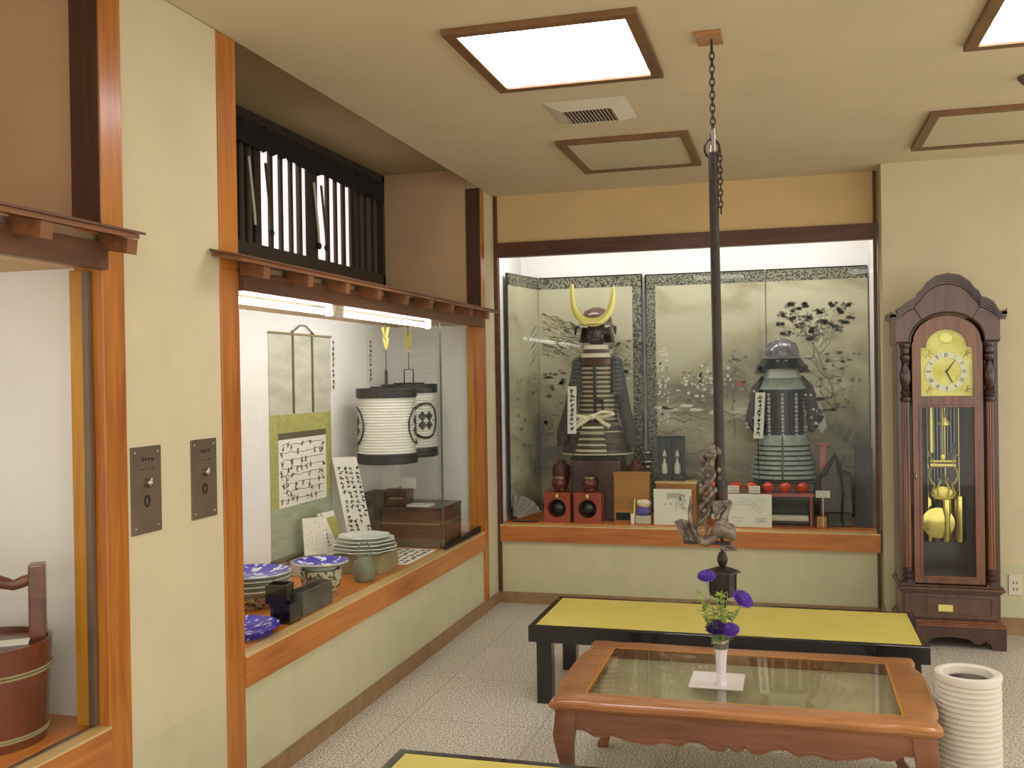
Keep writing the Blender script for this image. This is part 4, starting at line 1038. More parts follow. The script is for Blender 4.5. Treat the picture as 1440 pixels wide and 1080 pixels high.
# hanging scroll on the back wall of the case
XS = -2.474
t = thing('hanging_scroll', (XS, 4.716, 0.60), 'hanging scroll with calligraphy mounted on yellow-green brocade, on the white wall', 'scroll')
def sheet(name, y0, y1, z0, z1, x, mat, parent, th=0.0015):
    b = B(); b.box(x, x+th, y0, y1, z0, z1); return obj(name, b, mat, parent)
sheet('upper_silk', 4.377, 5.055, 1.333, 1.745, XS+0.001, M['silkgrey'], t)
sheet('brocade_mount', 4.377, 5.055, 0.865, 1.333, XS+0.001, M['silkgreen'], t)
sheet('lower_silk', 4.377, 5.055, 0.61, 0.865, XS+0.001, M['silkolive'], t)
sheet('top_strip', 4.458, 4.985, 1.207, 1.24, XS+0.0025, M['ribbon'], t)
pc = sheet('calligraphy_sheet', 4.458, 4.985, 0.862, 1.207, XS+0.0025, M['paper'], t)
b = B(); glyphs(b, (XS+0.004, 4.47, 1.19), (0, 1, 0), (0, 0, -1), (1, 0, 0), 10, 8, 0.05, 0.04, 0.034, seed=11, strokes=4, th=0.0006, w=0.10, jit=0.3, skip=0.42)
r_ = random.Random(8)
for q in range(8):
    z_ = 1.18-q*0.04; pts = [(XS+0.0046, 4.49+0.046*i, z_+r_.uniform(-0.006, 0.006)) for i in range(11)]
    b.tube(pts, 0.0012, 4)
obj('brush_writing', b, M['ribbon'], pc)
for y in (4.625, 4.84):
    b = B(); b.box(XS+0.003, XS+0.005, y-0.011, y+0.011, 1.335, 1.765); obj('hanging_ribbon', b, M['ribbon'], t)
b = B(); b.tube([(XS+0.008, 4.37, 1.747), (XS+0.008, 5.06, 1.747)], 0.006, 8); obj('top_rod', b, M['crate'], t)
b = B(); b.tube([(XS+0.012, 4.36, 0.605), (XS+0.012, 5.075, 0.605)], 0.012, 10); obj('bottom_roller', b, M['ribbon'], t)
b = B(); b.tube([(XS+0.01, 4.60, 1.75), (XS+0.01, 4.70, 1.795), (XS+0.01, 4.76, 1.795), (XS+0.01, 4.86, 1.75)], 0.0035, 6); obj('hanging_cord', b, M['ribbon'], t)
def strip(y0, y1, z0, z1, label, seed, rows):
    o = sheet('paper_label', y0, y1, z0, z1, XS+0.001, M['paper'], None); tag(o, label, 'label')
    b = B(); glyphs(b, (XS+0.0025, y0+0.005, z1-0.01), (0, 1, 0), (0, 0, -1), (1, 0, 0), 1, rows, y1-y0-0.01, (z1-z0-0.02)/rows, 0.028, seed=seed, th=0.0006, w=0.13, strokes=5)
    obj('brush_writing', b, M['ink'], o)
strip(5.062, 5.125, 1.44, 1.742, 'narrow vertical paper label with writing right of the hanging scroll', 21, 9)
strip(5.565, 5.655, 1.48, 1.765, 'narrow vertical paper label with writing above the nearer lantern', 22, 9)

# leaning sheets: thin boards given by lower-left, lower-right (world) and a height and lean
def board(name, ll, lr, h, lean, th, mat, label, cat, group=None, skew=V((0, 0, 0))):
    ll = V(ll); lr = V(lr); u = (lr-ll).normalized(); back = V((-u.y, u.x, 0)).normalized()
    up = (V((0, 0, 1))*math.cos(lean)+back*math.sin(lean)+skew).normalized(); n = u.cross(up).normalized()
    q = [ll, lr, lr+up*h, ll+up*h]
    b = B(); b.hexa(q, [p-n*th for p in q])
    o = obj(name, b, mat); tag(o, label, cat, group)
    return o, ll+up*h, u, -up, n
# front of the board faces n = u x up (towards -y for u=+x)
o, tl, u, dn, n = board('open_booklet', (-2.40, 4.585, 0.607), (-2.325, 4.69, 0.607), 0.19, 0.12, 0.008, M['paper'], 'cream booklet page with faint writing leaning against the scroll, the nearer half', 'booklet')
b = B(); glyphs(b, tl+n*0.001+u*0.01, u, dn, n, 5, 8, 0.023, 0.021, 0.013, seed=31, th=0.0005, w=0.05, strokes=2, jit=0.2, skip=0.2); obj('faint_writing', b, M['inkgrey'], o)
o, tl, u, dn, n = board('open_booklet', (-2.352, 4.75, 0.6), (-2.33, 4.89, 0.6), 0.21, 0.12, 0.008, M['paper'], 'cream booklet page with a dark border leaning beside the other booklet page', 'booklet', skew=V((-0.10, -0.12, 0)))
b = B(); glyphs(b, tl+n*0.001+u*0.01, u, dn, n, 1, 9, 0.03, 0.021, 0.016, seed=32, th=0.0005, w=0.1, strokes=4); obj('dark_writing', b, M['ink'], o)
b = B(); q = [tl+n*0.0008+u*0.06+dn*0.03, tl+n*0.0008+u*0.15+dn*0.03, tl+n*0.0008+u*0.15+dn*0.17, tl+n*0.0008+u*0.09+dn*0.17]; b.hexa(q, [p+n*0.0005 for p in q]); obj('green_page_print', b, M['silkgreen'], o)
b = B(); b.box(-2.44, -2.30, 4.50, 4.94, Z0, 0.598); tag(obj('display_block', b, M['greydish'], bevel=0.003), 'low grey display block under the leaning booklets', 'block')
o, tl, u, dn, n = board('calligraphy_board', (-2.36, 5.03, 0.61), (-2.245, 5.10, 0.61), 0.475, 0.03, 0.006, M['paper'], 'tall white sheet covered in black brush characters leaning left of the lantern', 'paper sheet', skew=V((-0.19, -0.03, 0)))
b = B(); glyphs(b, tl+n*0.001+u*0.012+dn*0.05, u, dn, n, 4, 15, 0.031, 0.027, 0.022, seed=41, th=0.0006, w=0.13, strokes=4, jit=0.12, skip=0.12); obj('brush_writing', b, M['ink'], o)
b = B(); b.box(-2.41, -2.22, 4.97, 5.22, Z0, 0.598); tag(obj('display_block', b, M['greydish'], bevel=0.003), 'low grey display block under the tall calligraphy sheet', 'block')

# lanterns
def lantern(x, y, r, z0, z1, label, crest_dirs, fork):
    t = thing('paper_lantern', (x, y, z0), label, 'lantern', 'black rimmed paper lanterns hanging in the dish case')
    rim = 0.055
    b = B()
    for (a, c) in ((z0, z0+rim), (z1-rim, z1)):
        b.lathe([(r*0.99, a), (r*1.03, a+0.004), (r*1.03, c-0.004), (r*0.99, c), (r*0.9, c), (r*0.9, a)], x, y, 40)
    obj('rim', b, M['lanternblack'], t, smooth=40)
    prof = []; nn = 20; h = (z1-z0-2*rim)
    for k in range(nn):
        zz = z0+rim+h*k/nn; prof += [(r*0.935, zz), (r*0.985, zz+h/nn*0.5)]
    prof.append((r*0.955, z1-rim))
    b = B(); b.lathe(prof, x, y, 40); pp = obj('paper_body', b, M['lanternpaper'], t, smooth=70)
    def onc(a, z, rr=r*0.992): return (x+rr*math.cos(a), y+rr*math.sin(a), z)
    zc = (z0+z1)/2
    for a0 in crest_dirs:
        b = B(); R = 0.105
        b.tube([onc(a0+R/r*math.cos(q), zc+R*math.sin(q)) for q in [2*PI*i/36 for i in range(36)]], 0.008, 6, 0, closed=True, flat=0.5)
        for k in range(4):
            an = PI/2*k+PI/4; c = (0.038*math.cos(an), 0.038*math.sin(an))
            for sg in (1,):
                lo = []; hi = []
                for q in range(4):
                    aa = PI/2*q; dd = (c[0]+0.030*math.cos(aa), c[1]+0.030*math.sin(aa))
                    lo.append(onc(a0+dd[0]/r, zc+dd[1], r*0.985)); hi.append(onc(a0+dd[0]/r, zc+dd[1], r*1.0))
                b.hexa(lo, hi)
        b.tube([onc(a0-0.09/r, zc-0.0), onc(a0+0.09/r, zc)], 0.0015, 4)
        obj('round_crest', b, M['lanternblack'], pp, smooth=50)
    zt = 1.842
    if fork:
        b = B(); b.tube([(x+0.03, y, z1), (x+0.03, y, z1+0.09), (x-0.03, y, z1+0.09), (x-0.03, y, z1)], 0.004, 6); b.tube([(x, y, z1+0.09), (x, y, zt)], 0.0028, 6)
    else:
        b = B(); b.tube([(x, y, z1), (x, y, z1+0.10)], 0.009, 8); b.tube([(x, y, z1+0.10), (x, y, zt)], 0.0028, 6)
    b.tube([(x-0.1, y, z1+0.004), (x+0.1, y, z1+0.004)], 0.005, 6)
    obj('hanger', b, M['lanternblack'], t)
    b = B(); rr2 = random.Random(int(x*100))
    for k in range(14):
        a = rr2.uniform(0, 2*PI); z_ = rr2.uniform(1.70, 1.79); d = V((math.cos(a), math.sin(a), 0.6)).normalized()
        b.tube([(x, y, z_-0.03), V((x, y, z_))+d*0.012, V((x, y, z_))+d*0.028+V((0, 0, 0.02))], [0.006, 0.009, 0.002], 5)
    obj('straw_tuft', b, M['yellow'], t)
    return t
lantern(-2.21, 5.235, 0.168, 1.03, 1.457, 'nearer white paper lantern with black rims and a round crest', (-2.70, 0.27), False)
lantern(-2.265, 5.72, 0.170, 1.03, 1.475, 'farther white paper lantern with a round black crest, partly hidden by the other', (-0.55,), True)

# wooden chest and things on it
t = thing('wooden_chest', (-2.14, 5.62, Z0), 'large dark brown wooden chest on the floor of the dish case', 'chest')
b = B(); b.box(-2.335, -1.965, 5.42, 5.80, Z0, 0.735); obj('body', b, M['chest'], t, bevel=0.003)
b = B(); b.box(-2.338, -1.962, 5.417, 5.803, 0.735, 0.752); obj('lid', b, M['chest'], t, bevel=0.002)
b = B(); b.box(-2.337, -1.963, 5.4185, 5.8015, 0.655, 0.659); obj('pale_seam', b, M['crate'], t)
b = B(); b.box(-2.19, -2.05, 5.46, 5.56, 0.752, 0.762); tag(obj('white_card', b, M['paper']), 'small white paper lying on top of the dark wooden chest', 'card')
t = thing('small_chest', (-2.27, 5.56, 0.753), 'small dark drawer box standing on the wooden chest', 'box')
b = B(); b.box(-2.335, -2.205, 5.50, 5.62, 0.7525, 0.85); obj('body', b, M['chest'], t, bevel=0.003)
b = B(); b.box(-2.31, -2.23, 5.495, 5.50, 0.79, 0.80); obj('drawer_pull', b, M['steel'], t)
b = B(); b.box(-2.47, -2.345, 5.44, 5.64, 0.52, 0.83); tag(obj('dark_cabinet', b, M['greybox'], bevel=0.004), 'dim grey box standing against the wall behind the chest', 'box')
for (x0, x1, lab) in ((-2.34, -2.275, 'small white card at the left on the small drawer box'), (-2.255, -2.165, 'small white card at the right on the small drawer box')):
    b = B(); b.box(x0, x1, 5.545, 5.552, 0.8505, 0.915)
    tag(obj('white_card', b, M['paper']), lab, 'card')

# ================================================================== BUCKET CASE
M['redwood'] = wood('red_lacquer_wood', (78, 32, 18), (128, 58, 34), (9, 9, 1.0), rough=0.3, coat=0.4)
BX, BY = -2.155, 2.245
t = thing('wooden_bucket', (BX, BY, Z0), 'red-brown wooden bucket with two upright ears and a crossbar, at the left edge', 'bucket')
b = B(); b.lathe([(0.150, 0.5195), (0.150, 0.53), (0.158, 0.66), (0.166, 0.795), (0.156, 0.795), (0.150, 0.74)], BX, BY, 40); obj('body', b, M['redwood'], t, smooth=40)
for z_, r_ in ((0.545, 0.1535), (0.552, 0.154), (0.715, 0.163), (0.724, 0.1635)):
    b = B(); b.tube([(BX+r_*math.cos(a), BY+r_*math.sin(a), z_) for a in [2*PI*i/40 for i in range(40)]], 0.0035, 6, 0, closed=True); obj('hoop', b, M['crate'], t, smooth=60)
HD = V((0.80, 0.60, 0)).normalized()
for s_ in (-1, 1):
    c = V((BX, BY, 0))+HD*0.130*s_; p = V((-HD.y, HD.x, 0))*0.036; q = HD*0.022
    b = B(); b.hexa([c+V((0, 0, 0.66))+p+q, c+V((0, 0, 0.66))-p+q, c+V((0, 0, 0.66))-p-q, c+V((0, 0, 0.66))+p-q],
                    [c+V((0, 0, 1.00))+p*0.8+q, c+V((0, 0, 1.00))-p*0.8+q, c+V((0, 0, 1.00))-p*0.8-q, c+V((0, 0, 1.00))+p*0.8-q]); obj('upright', b, M['redwood'], t, bevel=0.006)
b = B(); A_ = V((BX, BY, 0.955)); pts = [A_+HD*(0.14*k/6.0)+V((0, 0, (0.0, 0.004, -0.004, -0.012, -0.004, 0.004, 0.0)[abs(k)])) for k in range(-6, 7)]
b.tube(pts, [0.013, 0.014, 0.017, 0.015, 0.017, 0.02, 0.021, 0.02, 0.017, 0.015, 0.017, 0.014, 0.013], 10, 0); obj('crossbar', b, M['redwood'], t, smooth=60)
b = B(); b.lathe([(0.15, 0.772), (0.15, 0.782), (0.001, 0.782)], BX, BY, 32); obj('lid', b, M['redwood'], t)
c = V((BX+0.0, BY-0.03, 0.797)); b = B(); u_ = HD; v_ = V((-HD.y, HD.x, 0))
q = [c-u_*0.19-v_*0.075, c+u_*0.13-v_*0.075, c+u_*0.13-v_*0.01, c-u_*0.19-v_*0.01]
b.hexa(q, [p+V((0, 0, 0.002)) for p in q]); o = tag(obj('paper_note', b, M['paper']), 'white paper note lying across the rim of the red-brown bucket', 'note')
b = B(); q = [c-u_*0.17-v_*0.06, c+u_*0.05-v_*0.06, c+u_*0.05-v_*0.025, c-u_*0.17-v_*0.025]; b.hexa([p+V((0, 0, .002)) for p in q], [p+V((0, 0, 0.003)) for p in q]); obj('red_print', b, plain('red_print', (150, 40, 44), 0.8), o)

# ================================================================== ARMOUR CASE (back wall)
ZF = 0.5305
def screen(name, label, panels, silkm, z0, z1, bl, br_):
    """panels: list of ((x0,y0),(x1,y1)); bl/br_: brocade on the left / right end"""
    xs_ = [p for pr in panels for p in pr]
    t = thing(name, (sum(p[0] for p in xs_)/len(xs_), sum(p[1] for p in xs_)/len(xs_), z0), label, 'folding screen', 'folding screens behind the armour')
    res = []
    for k, ((xa, ya), (xb, yb)) in enumerate(panels):
        A = V((xa, ya, 0)); D = V((xb, yb, 0))-A; Ln = D.length; u = D.normalized(); n = V((u.y, -u.x, 0))
        def P(s_, z, o=0.0, A=A, u=u, n=n): return A+u*s_+V((0, 0, z))+n*o
        def slab(b, s0, s1, za, zb, o0, o1, m=0):
            b.hexa([P(s0, za, o0), P(s1, za, o0), P(s1, zb, o0), P(s0, zb, o0)], [P(s0, za, o1), P(s1, za, o1), P(s1, zb, o1), P(s0, zb, o1)], m)
        g = 0.002
        b = B(); slab(b, g, Ln-g, z0, z1, -0.018, 0.0); pan = obj('panel', b, M['black'], t)
        lft = 0.075 if (k == 0 and bl) else 0.0; rgt = 0.075 if (k == len(panels)-1 and br_) else 0.0
        b = B(); slab(b, g+0.012*(k == 0), Ln-g-0.012*(k == len(panels)-1), z1-0.085, z1-0.010, 0.0, 0.0015)
        slab(b, g+0.012*(k == 0), Ln-g-0.012*(k == len(panels)-1), z0+0.010, z0+0.075, 0.0, 0.0015)
        if lft: slab(b, 0.014, lft, z0+0.075, z1-0.085, 0.0, 0.0015)
        if rgt: slab(b, Ln-rgt, Ln-0.014, z0+0.075, z1-0.085, 0.0, 0.0015)
        obj('brocade_border', b, M['brocade'], pan)
        b = B(); slab(b, max(g, lft), Ln-max(g, rgt), z0+0.075, z1-0.085, 0.0, 0.0012); obj('painted_silk', b, silkm, pan)
        res.append((pan, P, Ln))
    return t, res
ts, L1 = screen('folding_screen', 'left folding screen with an ink mountain and one panel angled forward, behind the horned armour', [((-1.842, 6.50), (-1.742, 6.955)), ((-1.74, 6.955), (-0.985, 6.955))], M['silk1'], 0.545, 2.222, False, True)
ts2, L2 = screen('folding_screen', 'right folding screen painted with ink trees and rocks, behind the dark-helmeted armour', [((-0.972, 6.955), (-0.15, 6.955)), ((-0.148, 6.955), (0.508, 6.955))], M['silk2'], 0.545, 2.215, True, False)
M['ink2'] = plain('screen_ink', (92, 86, 74), 0.85, c2=(128, 120, 100), nscale=9)
M['ink3'] = plain('screen_ink_pale', (132, 125, 104), 0.85, c2=(156, 147, 118), nscale=9)
M['wash_white'] = plain('screen_white_pigment', (206, 200, 184), 0.85)
M['wash_red'] = plain('screen_red_pigment', (176, 84, 52), 0.85)
SMAX = [0.6]
def CL(x, y): return V((min(max(x, 0.02), LIM[0]), min(max(y, 0.63), 2.12), 0))
LIM = [0.6]
def stroke(b, P, pts, w, m=0, o=0.0014):
    for i in range(len(pts)-1):
        a, c = V((pts[i][0], pts[i][1], 0)), V((pts[i+1][0], pts[i+1][1], 0)); d = (c-a)
        if d.length < 1e-6: continue
        nn = V((-d.y, d.x, 0)).normalized()*w*(0.6+0.4*math.sin(i*1.3)**2)/2
        q = [CL(p.x, p.y) for p in (a-nn, c-nn, c+nn, a+nn)]
        b.hexa([P(p.x, p.y, o) for p in q], [P(p.x, p.y, o+0.0006) for p in q], m)
def blob(b, P, s_, z, rx, rz_, rg, m=0, o=0.0014):
    k = 9; ph = rg.uniform(0, 6); s_ = min(max(s_, 0.04), SMAX[0])
    q = [(s_+rx*math.cos(2*PI*i/k)*(1+0.3*math.sin(2*i+ph)), z+rz_*math.sin(2*PI*i/k)*(1+0.3*math.cos(3*i+ph))) for i in range(k)]
    q = [CL(*p) for p in q]
    b.hexa([P(p[0], p[1], o) for p in q], [P(p[0], p[1], o+0.0007) for p in q], m)
rg = random.Random(12)
# mountain on the left screen
pan, P, Ln = L1[1]; LIM[0] = Ln-0.08; SMAX[0] = Ln-0.1
b = B()
def ridge(s_): return 1.955-0.42*max(0, s_-0.07)-0.9*max(0, 0.03-s_)+0.012*math.sin(s_*60)
for k in range(230):
    s_ = rg.uniform(0.0, 0.62)*rg.uniform(0.3, 1); dz = rg.uniform(0, 1)**1.3*(0.30-0.25*s_); z_ = ridge(s_)-dz; l_ = rg.uniform(0.02, 0.07)
    stroke(b, P, [(s_+l_*i/4, z_-l_*0.45*i/4+0.004*math.sin(i*2+k)) for i in range(5)], rg.uniform(0.003, 0.009), rg.choice((0, 1, 1)))
stroke(b, P, [(0.01+0.02*i, ridge(0.01+0.02*i)) for i in range(26)], 0.007, 0)
for k in range(7):
    z_ = 1.76-k*0.03; pts = [(0.38+0.024*i, z_+0.02*math.sin(i*0.9+k)-0.004*i) for i in range(13)]; stroke(b, P, pts, 0.005, k % 2)
for k in range(60):
    blob(b, P, rg.uniform(0.44, 0.66), rg.uniform(1.48, 1.76), rg.uniform(0.008, 0.02), rg.uniform(0.006, 0.014), rg, rg.choice((0, 1, 2)))
for k in range(50):
    blob(b, P, rg.uniform(0.02, 0.2), rg.uniform(1.0, 1.55), rg.uniform(0.01, 0.03), rg.uniform(0.006, 0.016), rg, rg.choice((1, 1, 0)))
for k in range(26):
    z_ = rg.uniform(0.65, 1.35); s1 = rg.uniform(0.02, 0.5); stroke(b, P, [(s1+0.02*i, z_+0.012*math.sin(i*1.1+k)) for i in range(10)], 0.008, 1)
obj('ink_landscape', b, [M['ink2'], M['ink3'], M['wash_white']], pan)
pan, P, Ln = L1[0]; LIM[0] = Ln-0.02; SMAX[0] = Ln-0.05
b = B()
for k in range(5): stroke(b, P, [(0.33+0.025*i, 1.80-k*0.05+0.02*i+0.006*math.sin(i+k)) for i in range(5)], 0.010, k % 2)
for k in range(40): blob(b, P, rg.uniform(0.1, 0.42), rg.uniform(0.8, 1.5), rg.uniform(0.01, 0.03), rg.uniform(0.008, 0.02), rg, rg.choice((0, 1, 1)))
obj('ink_landscape', b, [M['ink2'], M['ink3'], M['wash_white']], pan)
# middle panel : grasses, flowers, rocks
pan, P, Ln = L2[0]; LIM[0] = Ln-0.02; SMAX[0] = Ln-0.05
b = B()
for k in range(90):
    blob(b, P, rg.gauss(0.40, 0.10), rg.gauss(1.47, 0.05), rg.uniform(0.006, 0.016), rg.uniform(0.005, 0.012), rg, rg.choice((0, 1, 2, 2)))
for k in range(60): blob(b, P, rg.uniform(0.08, 0.16), rg.uniform(1.15, 1.7), rg.uniform(0.005, 0.012), rg.uniform(0.005, 0.014), rg, 2)
for k in range(6):
    zz = 1.36-k*0.035; stroke(b, P, [(0.17+0.02*i, zz+0.05*math.sin(i*0.35+0.4)*(1-k*0.12)+0.006*math.sin(i*1.9+k)) for i in range(14)], 0.010, k % 2)
for k in range(34):
    z_ = rg.uniform(0.66, 1.30); s1 = rg.uniform(0.03, 0.6); stroke(b, P, [(s1+0.02*i, z_+0.014*math.sin(i*0.8+k)) for i in range(10)], 0.009, rg.choice((0, 1, 1)))
stroke(b, P, [(0.60+0.008*math.sin(i), 1.05+0.05*i) for i in range(12)], 0.008, 0)
for k in range(20): blob(b, P, rg.gauss(0.63, 0.04), rg.uniform(1.40, 1.68), rg.uniform(0.01, 0.022), rg.uniform(0.007, 0.014), rg, rg.choice((0, 1)))
for k in range(5): blob(b, P, rg.uniform(0.62, 0.68), rg.uniform(1.40, 1.46), 0.012, 0.01, rg, 3)
for k in range(8): blob(b, P, rg.uniform(0.03, 0.78), rg.uniform(1.24, 1.30), 0.05, 0.012, rg, 2)
obj('ink_landscape', b, [M['ink2'], M['ink3'], M['wash_white'], M['wash_red']], pan)
# right panel : tree
pan, P, Ln = L2[1]; LIM[0] = Ln-0.03; SMAX[0] = Ln-0.06
b = B()
cl = [(0.10, 1.90), (0.15, 1.97), (0.20, 1.93), (0.13, 1.78), (0.21, 1.83), (0.27, 1.87), (0.30, 1.80), (0.37, 1.86), (0.43, 1.96), (0.48, 1.92), (0.41, 1.83), (0.52, 1.95), (0.55, 1.88), (0.25, 1.96), (0.17, 1.87), (0.35, 1.92), (0.30, 1.74), (0.46, 1.80), (0.09, 1.83), (0.50, 1.84)]
for (s_, z_) in cl:
    for k in range(7): blob(b, P, s_+rg.uniform(-0.03, 0.03), z_+rg.uniform(-0.018, 0.018), rg.uniform(0.010, 0.022), rg.uniform(0.007, 0.014), rg, rg.choice((0, 0, 1)))
    rt = (0.33+0.10*(s_-0.33), rg.uniform(1.58, 1.76)); w1 = [(s_+(rt[0]-s_)*q/9+0.012*math.sin(q*1.7+s_*40), z_+(rt[1]-z_)*(q/9)**1.4+0.008*math.sin(q*2.3)) for q in range(10)]
    stroke(b, P, w1, rg.uniform(0.003, 0.006), rg.choice((0, 1)))
    for k in range(6): c0 = w1[rg.randrange(1, 7)]; blob(b, P, c0[0]+rg.uniform(-.03, .03), c0[1]+rg.uniform(-.02, .03), rg.uniform(0.006, 0.014), rg.uniform(0.005, 0.010), rg, rg.choice((0, 1)))
stroke(b, P, [(0.33, 1.66), (0.36, 1.55), (0.42, 1.42), (0.45, 1.25), (0.44, 1.05), (0.47, 0.85)], 0.02, 1)
for k in range(70): blob(b, P, rg.gauss(0.42, 0.09), rg.uniform(1.25, 1.64), rg.uniform(0.008, 0.022), rg.uniform(0.006, 0.016), rg, rg.choice((0, 1, 1)))
for k in range(12):
    s1 = 0.24+0.02*k; stroke(b, P, [(s1+0.018*i, 1.60-0.10*k-0.012*i+0.03*math.sin(i*0.6)) for i in range(14) if s1+0.018*i < 0.6], 0.010, k % 2)
for k in range(24):
    s1 = rg.uniform(0.3, 0.5); z_ = rg.uniform(0.75, 1.5); stroke(b, P, [(s1+0.008*i, z_+0.02*i) for i in range(8)], 0.008, 1)
for k in range(4): blob(b, P, 0.33+rg.uniform(-.02, .04), 1.25+rg.uniform(-.1, .15), 0.04, 0.06, rg, 2)
obj('ink_landscape', b, [M['ink2'], M['ink3'], M['wash_white']], pan)

# ---- suits of armour
M['lam_brown'] = plain('armour_brown', (62, 46, 38), 0.45, c2=(92, 72, 56), nscale=20)
M['lam_cream'] = plain('armour_cream_lacing', (196, 190, 162), 0.7)
M['arm_dark'] = plain('armour_dark', (22, 18, 20), 0.35, c2=(44, 38, 38), nscale=25)
M['arm_green'] = plain('armour_grey_green', (124, 138, 128), 0.6, c2=(160, 170, 158), nscale=30)
M['arm_grey'] = plain('armour_grey_lacing', (176, 178, 172), 0.7)
M['sleeve'] = plain('armour_sleeve_cloth', (30, 26, 26), 0.8, c2=(84, 76, 70), nscale=70)
M['sleevegreen'] = plain('armour_sleeve_green', (48, 60, 54), 0.7, c2=(84, 92, 82), nscale=50)
M['mask'] = plain('armour_mask', (84, 66, 70), 0.25, coat=0.4)
M['bowl_brown'] = plain('helmet_brown', (92, 62, 48), 0.35, coat=0.3)
M['cordwhite'] = plain('white_cord', (228, 220, 190), 0.8)
M['helm'] = plain('helmet_grey', (78, 72, 78), 0.25, metal=0.3, coat=0.5, c2=(120, 114, 120), nscale=40)
def rowsof(b, cx, cy, z0, z1, rows, r0, r1, a0, a1, ma, mb, th=0.005, frac=0.62):
    for k in range(rows):
        f0 = k/rows; f1 = (k+1)/rows; za = z0+(z1-z0)*f0; zb = z0+(z1-z0)*f1; zm = za+(zb-za)*frac
        ra = (r0[0]+(r1[0]-r0[0])*f0, r0[1]+(r1[1]-r0[1])*f0); rb = (r0[0]+(r1[0]-r0[0])*f1, r0[1]+(r1[1]-r0[1])*f1)
        b.band(cx, cy, za, zm, (ra[0]+0.004, ra[1]+0.004), ra, a0, a1, th, m=ma); b.band(cx, cy, zm, zb, ra, (rb[0], rb[1]), a0, a1, th*0.7, m=mb)
F0, F1 = PI+0.12, 2*PI-0.12        # front half (facing -y)

# chest under armour 1
AX, AY = -1.275, 6.735
t = thing('armour_stand_box', (AX, AY, ZF), 'dark reddish lacquer box carrying the armour with the golden horns', 'box')
b = B(); b.box(AX-0.17, AX+0.17, AY-0.11, AY+0.13, ZF, 0.94); obj('body', b, plain('dark_red_lacquer', (66, 30, 26), 0.3, coat=0.4), t, bevel=0.006)
b = B(); b.box(AX-0.175, AX+0.175, AY-0.115, AY+0.135, 0.94, 0.955); obj('lid', b, M['black'], t, bevel=0.004)
t = thing('samurai_armour', (AX, AY, 0.956), 'suit of samurai armour with huge golden crescent horns and a white waist cord', 'suit of armour', 'samurai armours in the case')
b = B(); rowsof(b, AX, AY, 1.19, 1.60, 13, (0.132, 0.10), (0.112, 0.09), 0, 2*PI, 0, 1, frac=0.55)
b.box(AX-0.008, AX+0.008, AY-0.122, AY-0.10, 1.19, 1.58, 2); b.lathe([(0.11, 1.2), (0.10, 1.59)], AX, AY, 20, 2, sy=0.8)
b.box(AX+0.05, AX+0.058, AY-0.115, AY-0.10, 1.24, 1.34, 2); b.box(AX+0.0, AX+0.058, AY-0.118, AY-0.10, 1.335, 1.35, 2)
obj('cuirass', b, [M['lam_brown'], M['lam_cream'], M['arm_dark']], t)
b = B(); b.band(AX, AY, 1.585, 1.66, (0.115, 0.095), (0.09, 0.075), F0, F1, 0.008, m=0); b.band(AX, AY, 1.66, 1.675, (0.095, 0.08), (0.09, 0.075), F0, F1, 0.010, m=1)
obj('chest_plate', b, [M['bowl_brown'], M['lam_cream']], t)
b = B()
for k in range(3): b.band(AX, AY-0.02, 1.69-k*0.028, 1.72-k*0.028, (0.085+0.008*k, 0.09+0.008*k), (0.078+0.008*k, 0.08+0.008*k), F0+0.1, F1-0.1, 0.006, m=1 if k != 1 else 0)
obj('throat_guard', b, [M['lam_brown'], M['lam_cream']], t)
# skirt panels
for k, (a0, a1, ma, mb) in enumerate(((PI-0.5, PI+0.30, 0, 0), (PI+0.34, PI+1.02, 0, 0), (PI+1.05, 2*PI-1.15, 0, 1), (2*PI-1.12, 2*PI-0.36, 0, 0), (2*PI-0.32, 2*PI+0.5, 0, 0))):
    b = B(); rowsof(b, AX-0.01, AY, 0.975, 1.165, 5, (0.238, 0.19), (0.155, 0.115), a0, a1, ma, mb)
    b.band(AX-0.01, AY, 0.975, 0.983, (0.243, 0.195), (0.241, 0.193), a0, a1, 0.006, m=1); b.band(AX-0.01, AY, 1.125, 1.132, (0.176, 0.136), (0.174, 0.134), a0, a1, 0.007, m=1)
    obj('skirt_panel', b, [M['lam_brown'], M['lam_cream']], t)
# sleeves and shoulder guards
for s_ in (-1, 1):
    b = B(); pts = [(AX+s_*0.09, AY, 1.63), (AX+s_*0.135, AY, 1.56), (AX+s_*0.165, AY-0.01, 1.42), (AX+s_*0.19, AY-0.03, 1.27), (AX+s_*0.235, AY-0.05, 1.12), (AX+s_*0.25, AY-0.06, 1.02)]
    b.tube(pts, [0.035, 0.042, 0.042, 0.044, 0.046, 0.030], 12, 0); obj('sleeve', b, M['sleeve'], t, smooth=60)
    b = B(); rowsof(b, AX+s_*0.135, AY, 1.38, 1.62, 8, (0.054, 0.075), (0.032, 0.055), 0, 2*PI, 0, 1); b.lathe([(0.042, 1.43), (0.034, 1.62), (0.02, 1.64)], AX+s_*0.132, AY, 12); obj('shoulder_guard', b, [M['sleevegreen'], M['arm_dark']], t)
